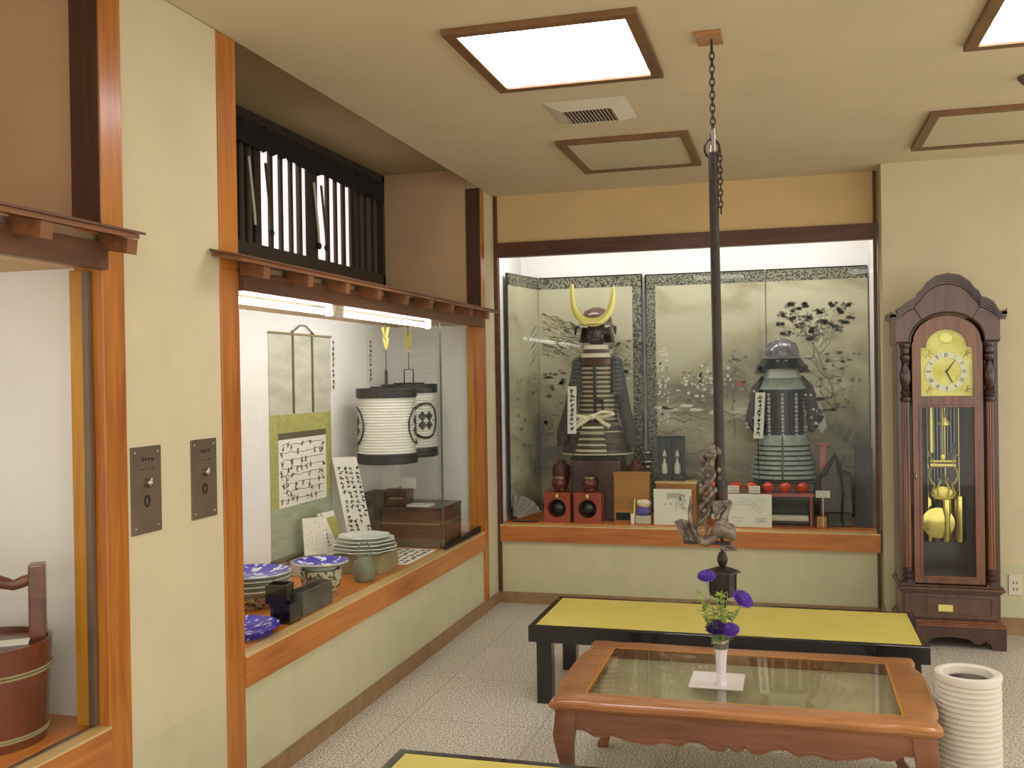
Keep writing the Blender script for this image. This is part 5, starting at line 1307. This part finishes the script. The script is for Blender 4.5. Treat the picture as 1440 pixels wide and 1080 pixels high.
# mask and helmet
b = B(); b.ell((AX, AY-0.015, 1.80), (0.068, 0.075, 0.10), 20, 14); b.ell((AX, AY-0.092, 1.795), (0.014, 0.02, 0.03), 10, 8); b.tube([(AX-0.03, AY-0.085, 1.752), (AX, AY-0.095, 1.758), (AX+0.03, AY-0.085, 1.752)], 0.008, 6)
for s_ in (-1, 1): b.ell((AX+s_*0.028, AY-0.078, 1.825), (0.014, 0.008, 0.006), 8, 6, 1); b.ell((AX+s_*0.04, AY-0.06, 1.775), (0.022, 0.02, 0.025), 8, 6)
obj('face_mask', b, [M['mask'], M['ink']], t, smooth=60)
b = B(); b.lathe([(0.105, 1.86), (0.108, 1.885), (0.100, 1.92), (0.080, 1.952), (0.045, 1.972), (0.0, 1.978)], AX, AY, 28)
for k in range(10):
    a = 2*PI*k/10; b.tube([(AX+0.106*math.cos(a), AY+0.106*math.sin(a), 1.885), (AX+0.082*math.cos(a), AY+0.082*math.sin(a), 1.952), (AX+0.02*math.cos(a), AY+0.02*math.sin(a), 1.978)], 0.003, 5)
b.band(AX, AY, 1.855, 1.872, (0.125, 0.14), (0.106, 0.108), F0, F1, 0.004)
for k in range(3): b.band(AX, AY, 1.80-k*0.03, 1.845-k*0.03, (0.108+0.006*k, 0.11+0.008*k), (0.098+0.006*k, 0.10+0.008*k), -0.45, PI+0.45, 0.005)
obj('helmet', b, M['bowl_brown'], t, smooth=50)
for s_ in (-1, 1):
    b = B(); b.tube([(AX+s_*0.11, AY-0.05, 1.85), (AX+s_*0.135, AY-0.06, 1.84), (AX+s_*0.14, AY-0.055, 1.79)], [0.01, 0.022, 0.01], 8, 0, flat=0.5); obj('side_flap', b, M['arm_dark'], t, smooth=60)
# crescent horns
def horn(pts, ws, name):
    b = B(); y0 = AY-0.125
    outer = []; inner = []
    for i, p in enumerate(pts):
        a = V(pts[max(0, i-1)]); c = V(pts[min(len(pts)-1, i+1)]); d = (c-a).normalized(); n_ = V((-d.y, d.x))
        outer.append((p[0]+n_.x*ws[i], p[1]+n_.y*ws[i])); inner.append((p[0]-n_.x*ws[i], p[1]-n_.y*ws[i]))
    n_ = len(pts); vs = []
    for (lst) in (outer, inner): vs += [(q[0], y0, q[1]) for q in lst]
    mid = [(p[0], y0-0.008, p[1]) for p in pts]; bk = [(p[0], y0+0.004, p[1]) for p in pts]
    vs += mid+bk; fs = []
    for i in range(n_-1):
        o_, i_, m_, k_ = i, n_+i, 2*n_+i, 3*n_+i
        fs += [(o_, o_+1, m_+1, m_), (m_, m_+1, i_+1, i_), (o_, k_, k_+1, o_+1), (k_, i_, i_+1, k_+1)]
    b.add(vs, fs); return obj(name, b, M['gold'], t, smooth=70)
pts = []; ws = []
HXc = AX+0.002
ctl = [(-0.142, 2.135), (-0.145, 2.08), (-0.142, 2.02), (-0.130, 1.965), (-0.105, 1.918), (-0.065, 1.886), (-0.02, 1.873), (0.03, 1.876), (0.072, 1.897), (0.105, 1.935), (0.125, 1.985), (0.135, 2.04), (0.140, 2.085), (0.142, 2.118)]
wc = [0.011, 0.015, 0.017, 0.021, 0.024, 0.027, 0.029, 0.029, 0.027, 0.024, 0.021, 0.017, 0.011, 0.003]
def catmull(P_, W_, k=6):
    o1 = []; o2 = []
    for i in range(len(P_)-1):
        p0 = P_[max(0, i-1)]; p1 = P_[i]; p2 = P_[i+1]; p3 = P_[min(len(P_)-1, i+2)]
        for q in range(k):
            s_ = q/k
            f = lambda a, b_, c, d: 0.5*((2*b_)+(-a+c)*s_+(2*a-5*b_+4*c-d)*s_*s_+(-a+3*b_-3*c+d)*s_**3)
            o1.append((f(p0[0], p1[0], p2[0], p3[0]), f(p0[1], p1[1], p2[1], p3[1]))); o2.append(W_[i]+(W_[i+1]-W_[i])*s_)
    o1.append(P_[-1]); o2.append(W_[-1]); return o1, o2
pp, ww = catmull([(HXc+p[0], p[1]) for p in ctl], wc)
horn(pp, ww, 'golden_horns')
# white cord with bow
b = B(); y_ = AY-0.16
b.tube([(AX-0.16, AY-0.12, 1.16), (AX-0.08, y_, 1.215), (AX-0.02, y_-0.005, 1.235), (AX+0.06, y_, 1.225), (AX+0.13, AY-0.11, 1.25)], 0.013, 8, 0)
b.tube([(AX-0.13, AY-0.13, 1.235), (AX-0.05, y_, 1.225), (AX+0.02, y_-0.01, 1.235), (AX+0.07, y_-0.01, 1.19), (AX+0.11, y_, 1.165)], 0.015, 8, 0)
b.tube([(AX-0.01, y_-0.01, 1.235), (AX-0.08, y_-0.015, 1.19), (AX-0.165, y_-0.01, 1.13)], [0.014, 0.014, 0.010], 8, 0)
b.tube([(AX+0.0, y_-0.01, 1.24), (AX+0.06, y_-0.02, 1.265), (AX+0.13, y_-0.01, 1.26), (AX+0.08, y_-0.02, 1.235), (AX+0.0, y_-0.01, 1.23)], 0.011, 8, 0)
b.ell((AX-0.005, y_-0.015, 1.233), (0.022, 0.016, 0.02), 10, 8)
obj('waist_cord', b, M['cordwhite'], t, smooth=60)

# armour 2
BX2, BY2 = -0.045, 6.735
t = thing('armour_stand_box', (BX2, BY2, ZF), 'black lacquer box under the dark-helmeted armour, behind the red table', 'box')
b = B(); b.box(BX2-0.19, BX2+0.19, BY2-0.12, BY2+0.13, ZF, 0.80); obj('body', b, M['black'], t, bevel=0.006)
b = B(); b.box(BX2-0.195, BX2+0.195, BY2-0.125, BY2+0.135, 0.80, 0.815); obj('lid', b, M['black'], t, bevel=0.004)
t = thing('samurai_armour', (BX2, BY2, 0.816), 'suit of samurai armour with a dark grey helmet and grey-green skirt plates', 'suit of armour', 'samurai armours in the case')
b = B(); b.lathe([(0.135, 1.09), (0.14, 1.2), (0.135, 1.42)], BX2, BY2, 24, 0, sy=0.75)
for k in range(9):
    a = PI+0.28+k*(PI-0.56)/8
    for q in range(11):
        z_ = 1.105+q*0.026; c, s_ = math.cos(a), math.sin(a)
        b.ell((BX2+0.142*c, BY2+0.108*s_, z_), (0.0115, 0.007, 0.0125), 6, 4, 1 if k % 2 == 0 else 0)
for q in range(5): b.band(BX2, BY2, 1.12+q*0.06, 1.125+q*0.06, (0.146, 0.11), (0.146, 0.11), F0, F1, 0.004, m=0)
b.band(BX2, BY2, 1.40, 1.425, (0.15, 0.115), (0.145, 0.11), F0-0.1, F1+0.1, 0.008, m=2)
b.band(BX2, BY2, 1.425, 1.48, (0.14, 0.105), (0.11, 0.09), F0, F1, 0.006, m=2)
obj('cuirass', b, [M['arm_dark'], M['arm_grey'], M['arm_green']], t)
b = B(); b.band(BX2, BY2-0.01, 1.475, 1.525, (0.115, 0.115), (0.095, 0.09), F0-0.2, F1+0.2, 0.008, m=0); b.band(BX2, BY2-0.01, 1.525, 1.535, (0.10, 0.10), (0.095, 0.09), F0-0.2, F1+0.2, 0.010, m=1); obj('throat_guard', b, [M['arm_grey'], M['arm_green']], t)
for (a0, a1) in ((PI-0.5, PI+0.28), (PI+0.31, PI+1.52), (PI+1.58, 2*PI-0.31), (2*PI-0.28, 2*PI+0.5)):
    b = B(); rowsof(b, BX2, BY2, 0.825, 1.04, 7, (0.205, 0.17), (0.16, 0.125), a0, a1, 0, 1); rowsof(b, BX2, BY2, 1.04, 1.105, 1, (0.158, 0.122), (0.145, 0.112), a0, a1, 2, 2)
    obj('skirt_panel', b, [M['arm_green'], M['arm_dark'], M['arm_green']], t)
for s_ in (-1, 1):
    b = B(); pts = [(BX2+s_*0.10, BY2, 1.47), (BX2+s_*0.155, BY2, 1.40), (BX2+s_*0.18, BY2-0.02, 1.28), (BX2+s_*0.195, BY2-0.05, 1.20), (BX2+s_*0.175, BY2-0.08, 1.13)]
    b.tube(pts, [0.035, 0.045, 0.042, 0.045, 0.02], 12, 0)
    rz_ = random.Random(4+s_)
    for k in range(26):
        i_ = rz_.uniform(0.3, 3.7); a = int(i_); p = V(pts[a]).lerp(V(pts[a+1]), i_-a); an = rz_.uniform(PI, 2*PI)
        b.ell(p+V((0.04*math.cos(an), 0.04*math.sin(an), 0)), (0.012, 0.010, 0.010), 6, 4, rz_.choice((1, 2, 2)))
    obj('sleeve', b, [M['sleeve'], M['arm_grey'], M['arm_dark']], t, smooth=50)
b = B(); b.ell((BX2, BY2-0.02, 1.565), (0.062, 0.07, 0.075), 18, 12); b.ell((BX2, BY2-0.09, 1.57), (0.012, 0.018, 0.022), 8, 6); b.tube([(BX2-0.028, BY2-0.08, 1.532), (BX2, BY2-0.09, 1.537), (BX2+0.028, BY2-0.08, 1.532)], 0.006, 6)
for s_ in (-1, 1): b.ell((BX2+s_*0.026, BY2-0.082, 1.588), (0.013, 0.007, 0.006), 8, 6, 1)
obj('face_mask', b, [M['arm_dark'], M['arm_grey']], t, smooth=60)
b = B(); b.lathe([(0.108, 1.615), (0.110, 1.635), (0.104, 1.665), (0.085, 1.70), (0.055, 1.722), (0.0, 1.732)], BX2, BY2, 28)
for k in range(12):
    a = 2*PI*k/12; b.tube([(BX2+0.11*math.cos(a), BY2+0.11*math.sin(a), 1.635), (BX2+0.087*math.cos(a), BY2+0.087*math.sin(a), 1.70), (BX2+0.02*math.cos(a), BY2+0.02*math.sin(a), 1.731)], 0.003, 5)
b.band(BX2, BY2, 1.602, 1.618, (0.128, 0.15), (0.108, 0.11), F0, F1, 0.004)
obj('helmet', b, M['helm'], t, smooth=50)
b = B()
for k in range(4): b.band(BX2, BY2, 1.578-k*0.024, 1.612-k*0.024, (0.128+0.016*k, 0.12+0.01*k), (0.112+0.014*k, 0.105+0.01*k), -0.75, PI+0.75, 0.006)
for s_ in (-1, 1): b.ell((BX2+s_*0.135, BY2-0.075, 1.545), (0.028, 0.02, 0.022), 8, 6)
obj('neck_guard', b, M['arm_dark'], t)

# name cards in front of the armours
def namecard(x0, x1, y, z0, z1, label, seed, tilt=0.0, zb=0.531):
    b = B(); b.hexa([(x0, y, z0), (x1, y, z0), (x1+tilt, y, z1), (x0+tilt, y, z1)], [(x0, y+0.003, z0), (x1, y+0.003, z0), (x1+tilt, y+0.003, z1), (x0+tilt, y+0.003, z1)])
    o = tag(obj('name_card', b, M['paper']), label, 'card', None)
    b = B(); glyphs(b, (x0+tilt*0.9+0.006, y, z1-0.015), (1, 0, 0), V((-tilt, 0, z0-z1)), (0, -1, 0), 1, 9, x1-x0-0.012, (z1-z0-0.03)/9, 0.028, seed=seed, th=0.0006, w=0.13, strokes=5); obj('brush_writing', b, M['ink'], o)
    b = B(); b.tube([((x0+x1)/2+tilt, y+0.006, z1-0.02), ((x0+x1)/2, y+0.006, z0), ((x0+x1)/2, y+0.02, max(zb, 0.6)), ((x0+x1)/2, y+0.02, zb)], 0.003, 5); obj('support_wire', b, M['irondark'], o)
namecard(-1.448, -1.388, 6.535, 1.12, 1.44, 'narrow white card with black writing in front of the horned armour', 51, 0.006)
namecard(-0.228, -0.168, 6.545, 1.09, 1.385, 'narrow white card with black writing in front of the dark-helmeted armour', 52, 0.018, zb=0.743)

# front row of the case
M['redlac'] = plain('red_lacquer', (146, 50, 34), 0.3, coat=0.4, c2=(170, 70, 48), nscale=6)
M['vermilion'] = plain('vermilion_lacquer', (200, 60, 28), 0.2, coat=0.6)
M['pot_dark'] = plain('dark_round_pot', (34, 36, 34), 0.25, coat=0.5)
M['boxwood'] = wood('golden_box_wood', (150, 98, 34), (192, 136, 58), (1, 9, 9), rough=0.4)
def redbox(x0, x1, label):
    y0, y1 = 6.475, 6.61; z0, z1 = ZF, 0.728; xm = (x0+x1)/2; zm = 0.622
    t = thing('red_lacquer_box', (xm, (y0+y1)/2, z0), label, 'lacquer box', 'red lacquer boxes with round openings')
    R = 0.062; n_ = 32
    def sq(a):
        c, s_ = math.cos(a), math.sin(a); k = 1/max(abs(c), abs(s_)); return (xm+(x1-x0)/2*c*k, (z0+z1)/2+(z1-z0)/2*s_*k)
    O_ = [sq(2*PI*i/n_+PI/4) for i in range(n_)]; I_ = [(xm+R*math.cos(2*PI*i/n_+PI/4), zm+R*math.sin(2*PI*i/n_+PI/4)) for i in range(n_)]
    b = B(); b.ring(O_, I_, 'y', y0, y0+0.01)
    b.box(x0, x0+0.008, y0+0.01, y1, z0, z1); b.box(x1-0.008, x1, y0+0.01, y1, z0, z1); b.box(x0+0.008, x1-0.008, y0+0.01, y1, z1-0.008, z1); b.box(x0+0.008, x1-0.008, y1-0.008, y1, z0, z1-0.008); b.box(x0+0.008, x1-0.008, y0+0.01, y1-0.008, z0, z0+0.008)
    obj('body', b, M['redlac'], t)
    b = B(); b.ell((xm, y0+0.075, zm), (0.058, 0.055, 0.058), 20, 14); obj('inner_pot', b, M['pot_dark'], t, smooth=60)
    b = B(); b.lathe([(0.035, z1), (0.044, z1+0.01), (0.036, z1+0.02), (0.050, z1+0.045), (0.052, z1+0.065), (0.040, z1+0.085), (0.035, z1+0.092)], xm, y0+0.075, 24); obj('neck', b, plain('dark_red_neck', (96, 34, 28), 0.3, coat=0.3), t, smooth=50)
    b = B(); b.lathe([(0.036, z1+0.092), (0.034, z1+0.100), (0.0, z1+0.101)], xm, y0+0.075, 24); obj('pale_cap', b, M['crate'], t)
    b = B(); b.ell((xm, y0-0.002, z1-0.022), (0.011, 0.005, 0.015), 10, 8); obj('brass_stud', b, M['gold'], t, smooth=60)
redbox(-1.605, -1.425, 'red lacquer box with a dark pot in its round hole, beside the fan')
redbox(-1.40, -1.215, 'red lacquer box with a dark pot in its round hole, beside the golden wooden box')
# fan-shaped bundle at left
t = thing('folded_fan', (-1.745, 6.50, ZF), 'grey patterned half-open fan lying at the left corner of the armour case', 'fan')
b = B(); k = 12
for i in range(k):
    a0 = 0.35+i*0.115; r0_, r1_ = 0.03, 0.185; c = V((-1.80, 6.425, ZF+0.012))
    d0 = V((math.cos(a0), 0.25, math.sin(a0)*0.9)); d1 = V((math.cos(a0+0.115), 0.25, math.sin(a0+0.115)*0.9))
    off = V((0, -0.008 if i % 2 else 0.006, 0)); off2 = V((0, 0.006 if i % 2 else -0.008, 0))
    q = [c+d0*r0_, c+d1*r0_, c+d1*r1_+off2, c+d0*r1_+off]; b.hexa(q, [p+V((0, 0.003, 0)) for p in q], i % 2)
obj('fan_leaf', b, [plain('fan_grey', (150, 138, 128), 0.7, c2=(110, 100, 98), nscale=30), plain('fan_bluegrey', (110, 104, 116), 0.7, c2=(168, 156, 144), nscale=30)], t)
b = B(); b.tube([(-1.805, 6.42, ZF+0.006), (-1.64, 6.445, ZF+0.006)], 0.005, 6); b.ell((-1.80, 6.425, ZF+0.010), (0.012, 0.01, 0.009), 8, 6); obj('guard_stick', b, M['arm_dark'], t)
# golden wooden box, second box, porcelain figure, cards
t = thing('wooden_box', (-1.02, 6.62, ZF), 'tall golden-brown wooden box with a dark slot near its foot', 'box')
b = B(); b.box(-1.138, -0.90, 6.535, 6.605, ZF, 0.852); obj('body', b, M['boxwood'], t, bevel=0.003)
b = B(); b.box(-1.143, -0.895, 6.53, 6.61, 0.852, 0.864); obj('lid', b, M['boxwood'], t, bevel=0.002)
b = B(); b.box(-1.125, -1.03, 6.532, 6.536, 0.545, 0.595); obj('dark_slot', b, M['ink'], t)
t = thing('wooden_box', (-0.73, 6.66, ZF), 'low wooden box behind the white sketch card, carrying small black stands', 'box')
b = B(); b.box(-0.865, -0.60, 6.60, 6.72, ZF, 0.785); obj('body', b, M['boxwood'], t, bevel=0.003)
b = B(); b.box(-0.87, -0.595, 6.595, 6.725, 0.785, 0.80); obj('lid', b, M['silllight'], t, bevel=0.002)
t = thing('bottle_stand', (-0.77, 6.67, 0.80), 'small black openwork stand holding two pale flasks, on the low wooden box', 'stand')
b = B()
for x_ in (-0.855, -0.77, -0.685):
    for y_ in (6.62, 6.70): b.box(x_-0.005, x_+0.005, y_-0.005, y_+0.005, 0.8005, 1.09)
b.box(-0.862, -0.678, 6.612, 6.708, 1.085, 1.097); b.box(-0.86, -0.68, 6.614, 6.706, 0.835, 0.845); b.box(-0.86, -0.68, 6.614, 6.706, 0.955, 0.962)
obj('frame', b, M['arm_dark'], t)
b = B(); b.box(-0.858, -0.682, 6.700, 6.706, 0.845, 1.085); obj('back_board', b, M['arm_dark'], t)
b = B(); b.box(-0.86, -0.68, 6.612, 6.614, 1.088, 1.096); obj('gold_edge', b, M['gold'], t)
for x_, lab in ((-0.812, 'left pale flask standing in the black openwork stand'), (-0.728, 'right pale flask standing in the black openwork stand')):
    t = thing('small_flask', (x_, 6.655, 0.8455), lab, 'flask', 'pale flasks in the black stand')
    b = B(); b.lathe([(0.018, 0.8455), (0.021, 0.85), (0.021, 0.905), (0.010, 0.925), (0.009, 0.945), (0.013, 0.952)], x_, 6.655, 16); obj('body', b, M['plastic'], t, smooth=40)
    b = B(); b.lathe([(0.014, 0.9625), (0.016, 0.975), (0.008, 0.995), (0.004, 1.005)], x_, 6.655, 14); tag(obj('small_cup', b, M['plastic'], smooth=40), lab.replace('flask standing in', 'cup on the upper shelf of'), 'cup', 'pale cups on the upper shelf of the black stand')
t = thing('tiered_dish', (-0.925, 6.64, 0.864), 'small black tiered stand with silver rims between the wooden boxes', 'stand')
for k, (z_, r_) in enumerate(((0.8645, 0.028), (0.90, 0.045), (0.96, 0.032))):
    b = B(); b.lathe([(0.012, z_), (0.012, z_+0.022), (r_, z_+0.026), (r_, z_+0.036), (0.006, z_+0.036)], -0.925, 6.64, 18, 0); b.lathe([(r_+0.0008, z_+0.028), (r_+0.0008, z_+0.035)], -0.925, 6.64, 18, 1, cap=False)
    if k: b.lathe([(0.006, z_-0.03), (0.006, z_)], -0.925, 6.64, 8)
    obj('tier', b, [M['arm_dark'], M['steel']], t, smooth=40)
# porcelain scene box
t = thing('porcelain_figure', (-0.94, 6.50, ZF), 'small white, blue and gold porcelain piece in front of the golden box', 'porcelain figure')
b = B(); b.box(-0.99, -0.885, 6.475, 6.525, ZF, 0.585); obj('base', b, M['greydish'], t, bevel=0.006)
b = B(); b.ell((-0.938, 6.50, 0.612), (0.05, 0.026, 0.033), 16, 10); obj('blue_body', b, plain('cobalt', (70, 58, 150), 0.3, c2=(110, 100, 180), nscale=25), t, smooth=60)
b = B(); b.ell((-0.93, 6.502, 0.662), (0.045, 0.022, 0.03), 16, 10); b.ell((-0.965, 6.50, 0.668), (0.016, 0.016, 0.02), 10, 8); obj('white_top', b, plain('figure_cream', (214, 190, 150), 0.4, c2=(232, 222, 206), nscale=40), t, smooth=60)
b = B(); b.tube([(-0.998, 6.50, 0.575), (-0.995, 6.50, 0.69)], [0.008, 0.005], 8); obj('gold_stick', b, M['gold'], t)
b = B(); b.box(-1.015, -0.992, 6.465, 6.468, ZF, 0.60); tag(obj('price_tag', b, M['paper']), 'tiny white upright tag left of the porcelain piece', 'tag')
def sketch(x0, x1, y, z0, z1, label, seed, kind):
    b = B(); b.hexa([(x0, y, z0), (x1, y, z0), (x1, y, z0+0.004), (x0, y, z0+0.004)], [(x0, y+0.005, z0), (x1, y+0.005, z0), (x1, y+0.005, z0+0.004), (x0, y+0.005, z0+0.004)])
    b = B(); b.box(x0, x1, y, y+0.005, z0, z1)
    o = tag(obj('sketch_card', b, M['paper']), label, 'card')
    b = B(); r_ = random.Random(seed)
    if kind == 0:
        w_, h_ = x1-x0, z1-z0
        for k in range(7): b.tube([(x0+w_*(0.35+0.05*i), y-0.0005, z1-h_*(0.12+0.03*k-0.012*k*math.sin(i*0.5))) for i in range(9)], 0.0008, 4)
        for k in range(40):
            c = (x0+w_*r_.uniform(0.6, 0.85), z1-h_*r_.uniform(0.12, 0.5)); b.tube([(c[0], y-0.0005, c[1]), (c[0]+r_.uniform(-.02, .02), y-0.0005, c[1]-r_.uniform(0, .03))], 0.0009, 4)
        for k in range(3): b.tube([(x0+w_*(0.3+0.15*k), y-0.0005, z1-h_*0.38), (x0+w_*(0.32+0.15*k), y-0.0005, z1-h_*0.44)], 0.002, 4)
    else:
        w_, h_ = x1-x0, z1-z0
        glyphs(b, (x0+w_*0.1, y, z1-h_*0.08), (1, 0, 0), (0, 0, -1), (0, -1, 0), 14, 3, w_*0.055, 0.02, 0.012, seed=seed, th=0.0005, w=0.06, strokes=2)
        for k in range(3):
            q = [(x0+w_*(0.5+0.05*k), z1-h_*(0.30+0.07*k)), (x0+w_*(0.62+0.05*k), z1-h_*(0.26+0.07*k)), (x0+w_*(0.70+0.05*k), z1-h_*(0.38+0.07*k)), (x0+w_*(0.58+0.05*k), z1-h_*(0.42+0.07*k))]
            b.tube([(p[0], y-0.0005, p[1]) for p in q], 0.0008, 4, closed=True)
        glyphs(b, (x0+w_*0.1, y, z1-h_*0.68), (1, 0, 0), (0, 0, -1), (0, -1, 0), 5, 2, w_*0.05, 0.02, 0.016, seed=seed+1, th=0.0005, w=0.07, strokes=2)
        glyphs(b, (x0+w_*0.62, y, z1-h_*0.68), (1, 0, 0), (0, 0, -1), (0, -1, 0), 5, 2, w_*0.05, 0.02, 0.018, seed=seed+2, th=0.0005, w=0.1, strokes=2)
    obj('pen_drawing', b, M['ink2'] if kind else M['ink'], o)
sketch(-0.862, -0.618, 6.45, 0.532, 0.766, 'white card with a pen sketch, in front of the low wooden box', 3, 0)
sketch(-0.388, -0.118, 6.45, 0.532, 0.742, 'white card with small drawings and notes, right of the pole', 4, 1)
# red table with bowls
t = thing('red_table', (-0.2, 6.58, ZF), 'low red lacquer table with slim legs carrying vermilion cups', 'table')
b = B(); b.box(-0.545, 0.14, 6.50, 6.60, 0.722, 0.742); obj('top', b, M['redlac'], t, bevel=0.003)
for x_ in (-0.53, 0.115):
    for y_ in (6.508, 6.58): b = B(); b.box(x_, x_+0.012, y_, y_+0.012, ZF, 0.722); obj('leg', b, M['redlac'], t)
cup0 = None
labs = ['vermilion cup at the left end of the red table, behind the pole', 'vermilion cup on the red table just right of the pole', 'vermilion cup behind the sketch card, left of centre of the red table', 'vermilion cup in the middle of the red table', 'tall vermilion cup below the skirt of the dark-helmeted armour', 'vermilion cup at the right end of the red table']
for k, x_ in enumerate((-0.48, -0.345, -0.245, -0.14, -0.035, 0.07)):
    if cup0 is None:
        cup0 = thing('vermilion_cup', (x_, 6.552, 0.7425), labs[0], 'cup', 'vermilion cups on the red table')
        b = B(); b.lathe([(0.020, 0.7425), (0.018, 0.748), (0.034, 0.755), (0.044, 0.775), (0.045, 0.782), (0.041, 0.782), (0.030, 0.762), (0.0, 0.758)], x_, 6.552, 22); obj('bowl', b, M['vermilion'], cup0, smooth=60)
        b = B(); b.lathe([(0.041, 0.7825), (0.036, 0.796), (0.022, 0.804), (0.016, 0.806), (0.018, 0.812), (0.014, 0.812)], x_, 6.552, 22); obj('lid', b, M['vermilion'], cup0, smooth=50)
    else: dup(cup0, (x_, 6.552, 0.7425), labs[k])
for k, (x_, lab) in enumerate(((-0.39, 'small white label left on the edge of the red table'), (-0.26, 'small pale label on the front edge of the red table, right of the pole'), (0.15, 'small white label at the right end of the red table'))):
    b = B(); w_ = 0.07 if k < 2 else 0.085
    b.box(x_, x_+w_, 6.492, 6.495, 0.744, 0.79) if k < 2 else b.box(x_, x_+w_, 6.492, 6.495, 0.722, 0.765)
    if k == 2: b.box(x_+0.04, x_+0.045, 6.495, 6.50, ZF, 0.76)
    o = tag(obj('small_label', b, M['paper']), lab, 'label')
    b = B(); glyphs(b, (x_+0.005, 6.492, 0.786 if k < 2 else 0.76), (1, 0, 0), (0, 0, -1), (0, -1, 0), 4, 2, 0.015, 0.018, 0.012, seed=70+k, th=0.0005, strokes=3); obj('writing', b, M['ink'], o)
# long grey tray beneath, dark cases at right
b = B(); b.box(-0.50, 0.105, 6.53, 6.59, 0.565, 0.60); tag(obj('grey_tray', b, M['greydish'], bevel=0.003), 'long grey tray on the case floor under the red table', 'tray')
b = B(); b.box(0.155, 0.215, 6.50, 6.56, ZF, 0.60); tag(obj('small_wood_block', b, M['boxwood'], bevel=0.003), 'small orange wooden block beside the right leg of the red table', 'block')
t = thing('red_stand', (0.205, 6.70, ZF), 'tall narrow red lacquer stand right of the dark-helmeted armour', 'stand')
b = B(); b.box(0.18, 0.225, 6.68, 6.72, 0.56, 1.04); obj('upright', b, M['redlac'], t, bevel=0.004)
b = B(); b.box(0.165, 0.24, 6.66, 6.74, ZF, 0.56); obj('foot', b, M['redlac'], t, bevel=0.004)
b = B(); b.box(0.155, 0.25, 6.655, 6.745, 1.04, 1.052); obj('top', b, M['redlac'], t, bevel=0.003)
def darkpanel(x0, x1, y, z1, lean, label):
    b = B(); b.hexa([(x0, y, ZF), (x1, y-0.02, ZF), (x1+lean, y+0.01, z1-0.02), (x0+lean, y+0.03, z1)], [(x0, y+0.02, ZF), (x1, y, ZF), (x1+lean, y+0.03, z1-0.02), (x0+lean, y+0.05, z1)])
    t = tag(obj('saddle_board', b, M['arm_dark'], bevel=0.003), label, 'board')
darkpanel(0.385, 0.488, 6.58, 1.045, 0.008, 'dark grey lacquered board leaning in the right corner of the armour case')
t = thing('dark_saddle', (0.31, 6.58, ZF), 'dark lacquered saddle frame in the right part of the armour case', 'saddle')
b = B(); b.tube([(0.175, 6.60, 0.84), (0.21, 6.585, 0.87), (0.27, 6.57, 0.985), (0.30, 6.57, 0.88), (0.36, 6.58, 0.86)], [0.012, 0.02, 0.016, 0.022, 0.012], 8); obj('arched_front', b, M['arm_dark'], t, smooth=50)
b = B(); b.hexa([(0.175, 6.56, 0.62), (0.375, 6.56, 0.62), (0.365, 6.60, 0.86), (0.185, 6.60, 0.86)], [(0.175, 6.62, 0.62), (0.375, 6.62, 0.62), (0.365, 6.66, 0.86), (0.185, 6.66, 0.86)]); obj('side_board', b, plain('saddle_brown', (62, 54, 54), 0.4, c2=(84, 72, 70), nscale=8), t, bevel=0.006)
b = B(); b.box(0.22, 0.37, 6.57, 6.65, ZF, 0.62); obj('foot', b, M['black'], t, bevel=0.004)
b = B(); b.tube([(0.30, 6.545, 0.90), (0.315, 6.53, 0.75), (0.305, 6.535, 0.60), (0.315, 6.54, 0.535)], 0.007, 6); obj('cord', b, M['ink'], t)
# red vessels behind the lacquer boxes
for x_, lab in ((-1.555, 'dim dark red round vessel behind the left red lacquer box'), (-1.03, 'dim dark red vessel behind the golden wooden box')):
    b = B(); b.lathe([(0.03, ZF), (0.035, 0.70), (0.05, 0.76), (0.066, 0.83), (0.060, 0.88), (0.03, 0.90), (0.028, 0.92)], x_, 6.80, 20); tag(obj('red_vessel', b, plain('dim_red', (104, 44, 38), 0.4), smooth=50), lab, 'vessel')

# ================================================================== LIGHT, WORLD, CAMERA
w = bpy.data.worlds.new('world'); bpy.context.scene.world = w; w.use_nodes = True
bg = w.node_tree.nodes['Background']; bg.inputs[0].default_value = lin((255, 248, 238)); bg.inputs[1].default_value = 1.45

R_ = [[0.9627969, -0.0135592, -0.2698855], [0.2697712, -0.0096841, 0.9628757], [-0.0156695, -0.9998612, -0.0056659]]
cam = bpy.data.cameras.new('camera'); co = bpy.data.objects.new('camera', cam); C.objects.link(co)
cam.sensor_width = 36; cam.lens = 1392/1440*36; cam.clip_start = 0.02
right = V((R_[0][0], R_[1][0], R_[2][0])); up = -V((R_[0][1], R_[1][1], R_[2][1])); fw = V((R_[0][2], R_[1][2], R_[2][2]))
m4 = Matrix(((right.x, up.x, -fw.x, 0), (right.y, up.y, -fw.y, 0), (right.z, up.z, -fw.z, 1.5), (0, 0, 0, 1)))
co.matrix_world = m4
sc = bpy.context.scene; sc.camera = co
sc.view_settings.view_transform = 'Standard'; sc.view_settings.look = 'None'; sc.view_settings.exposure = 0.48; sc.view_settings.gamma = 1
sc.view_settings.use_curve_mapping = False
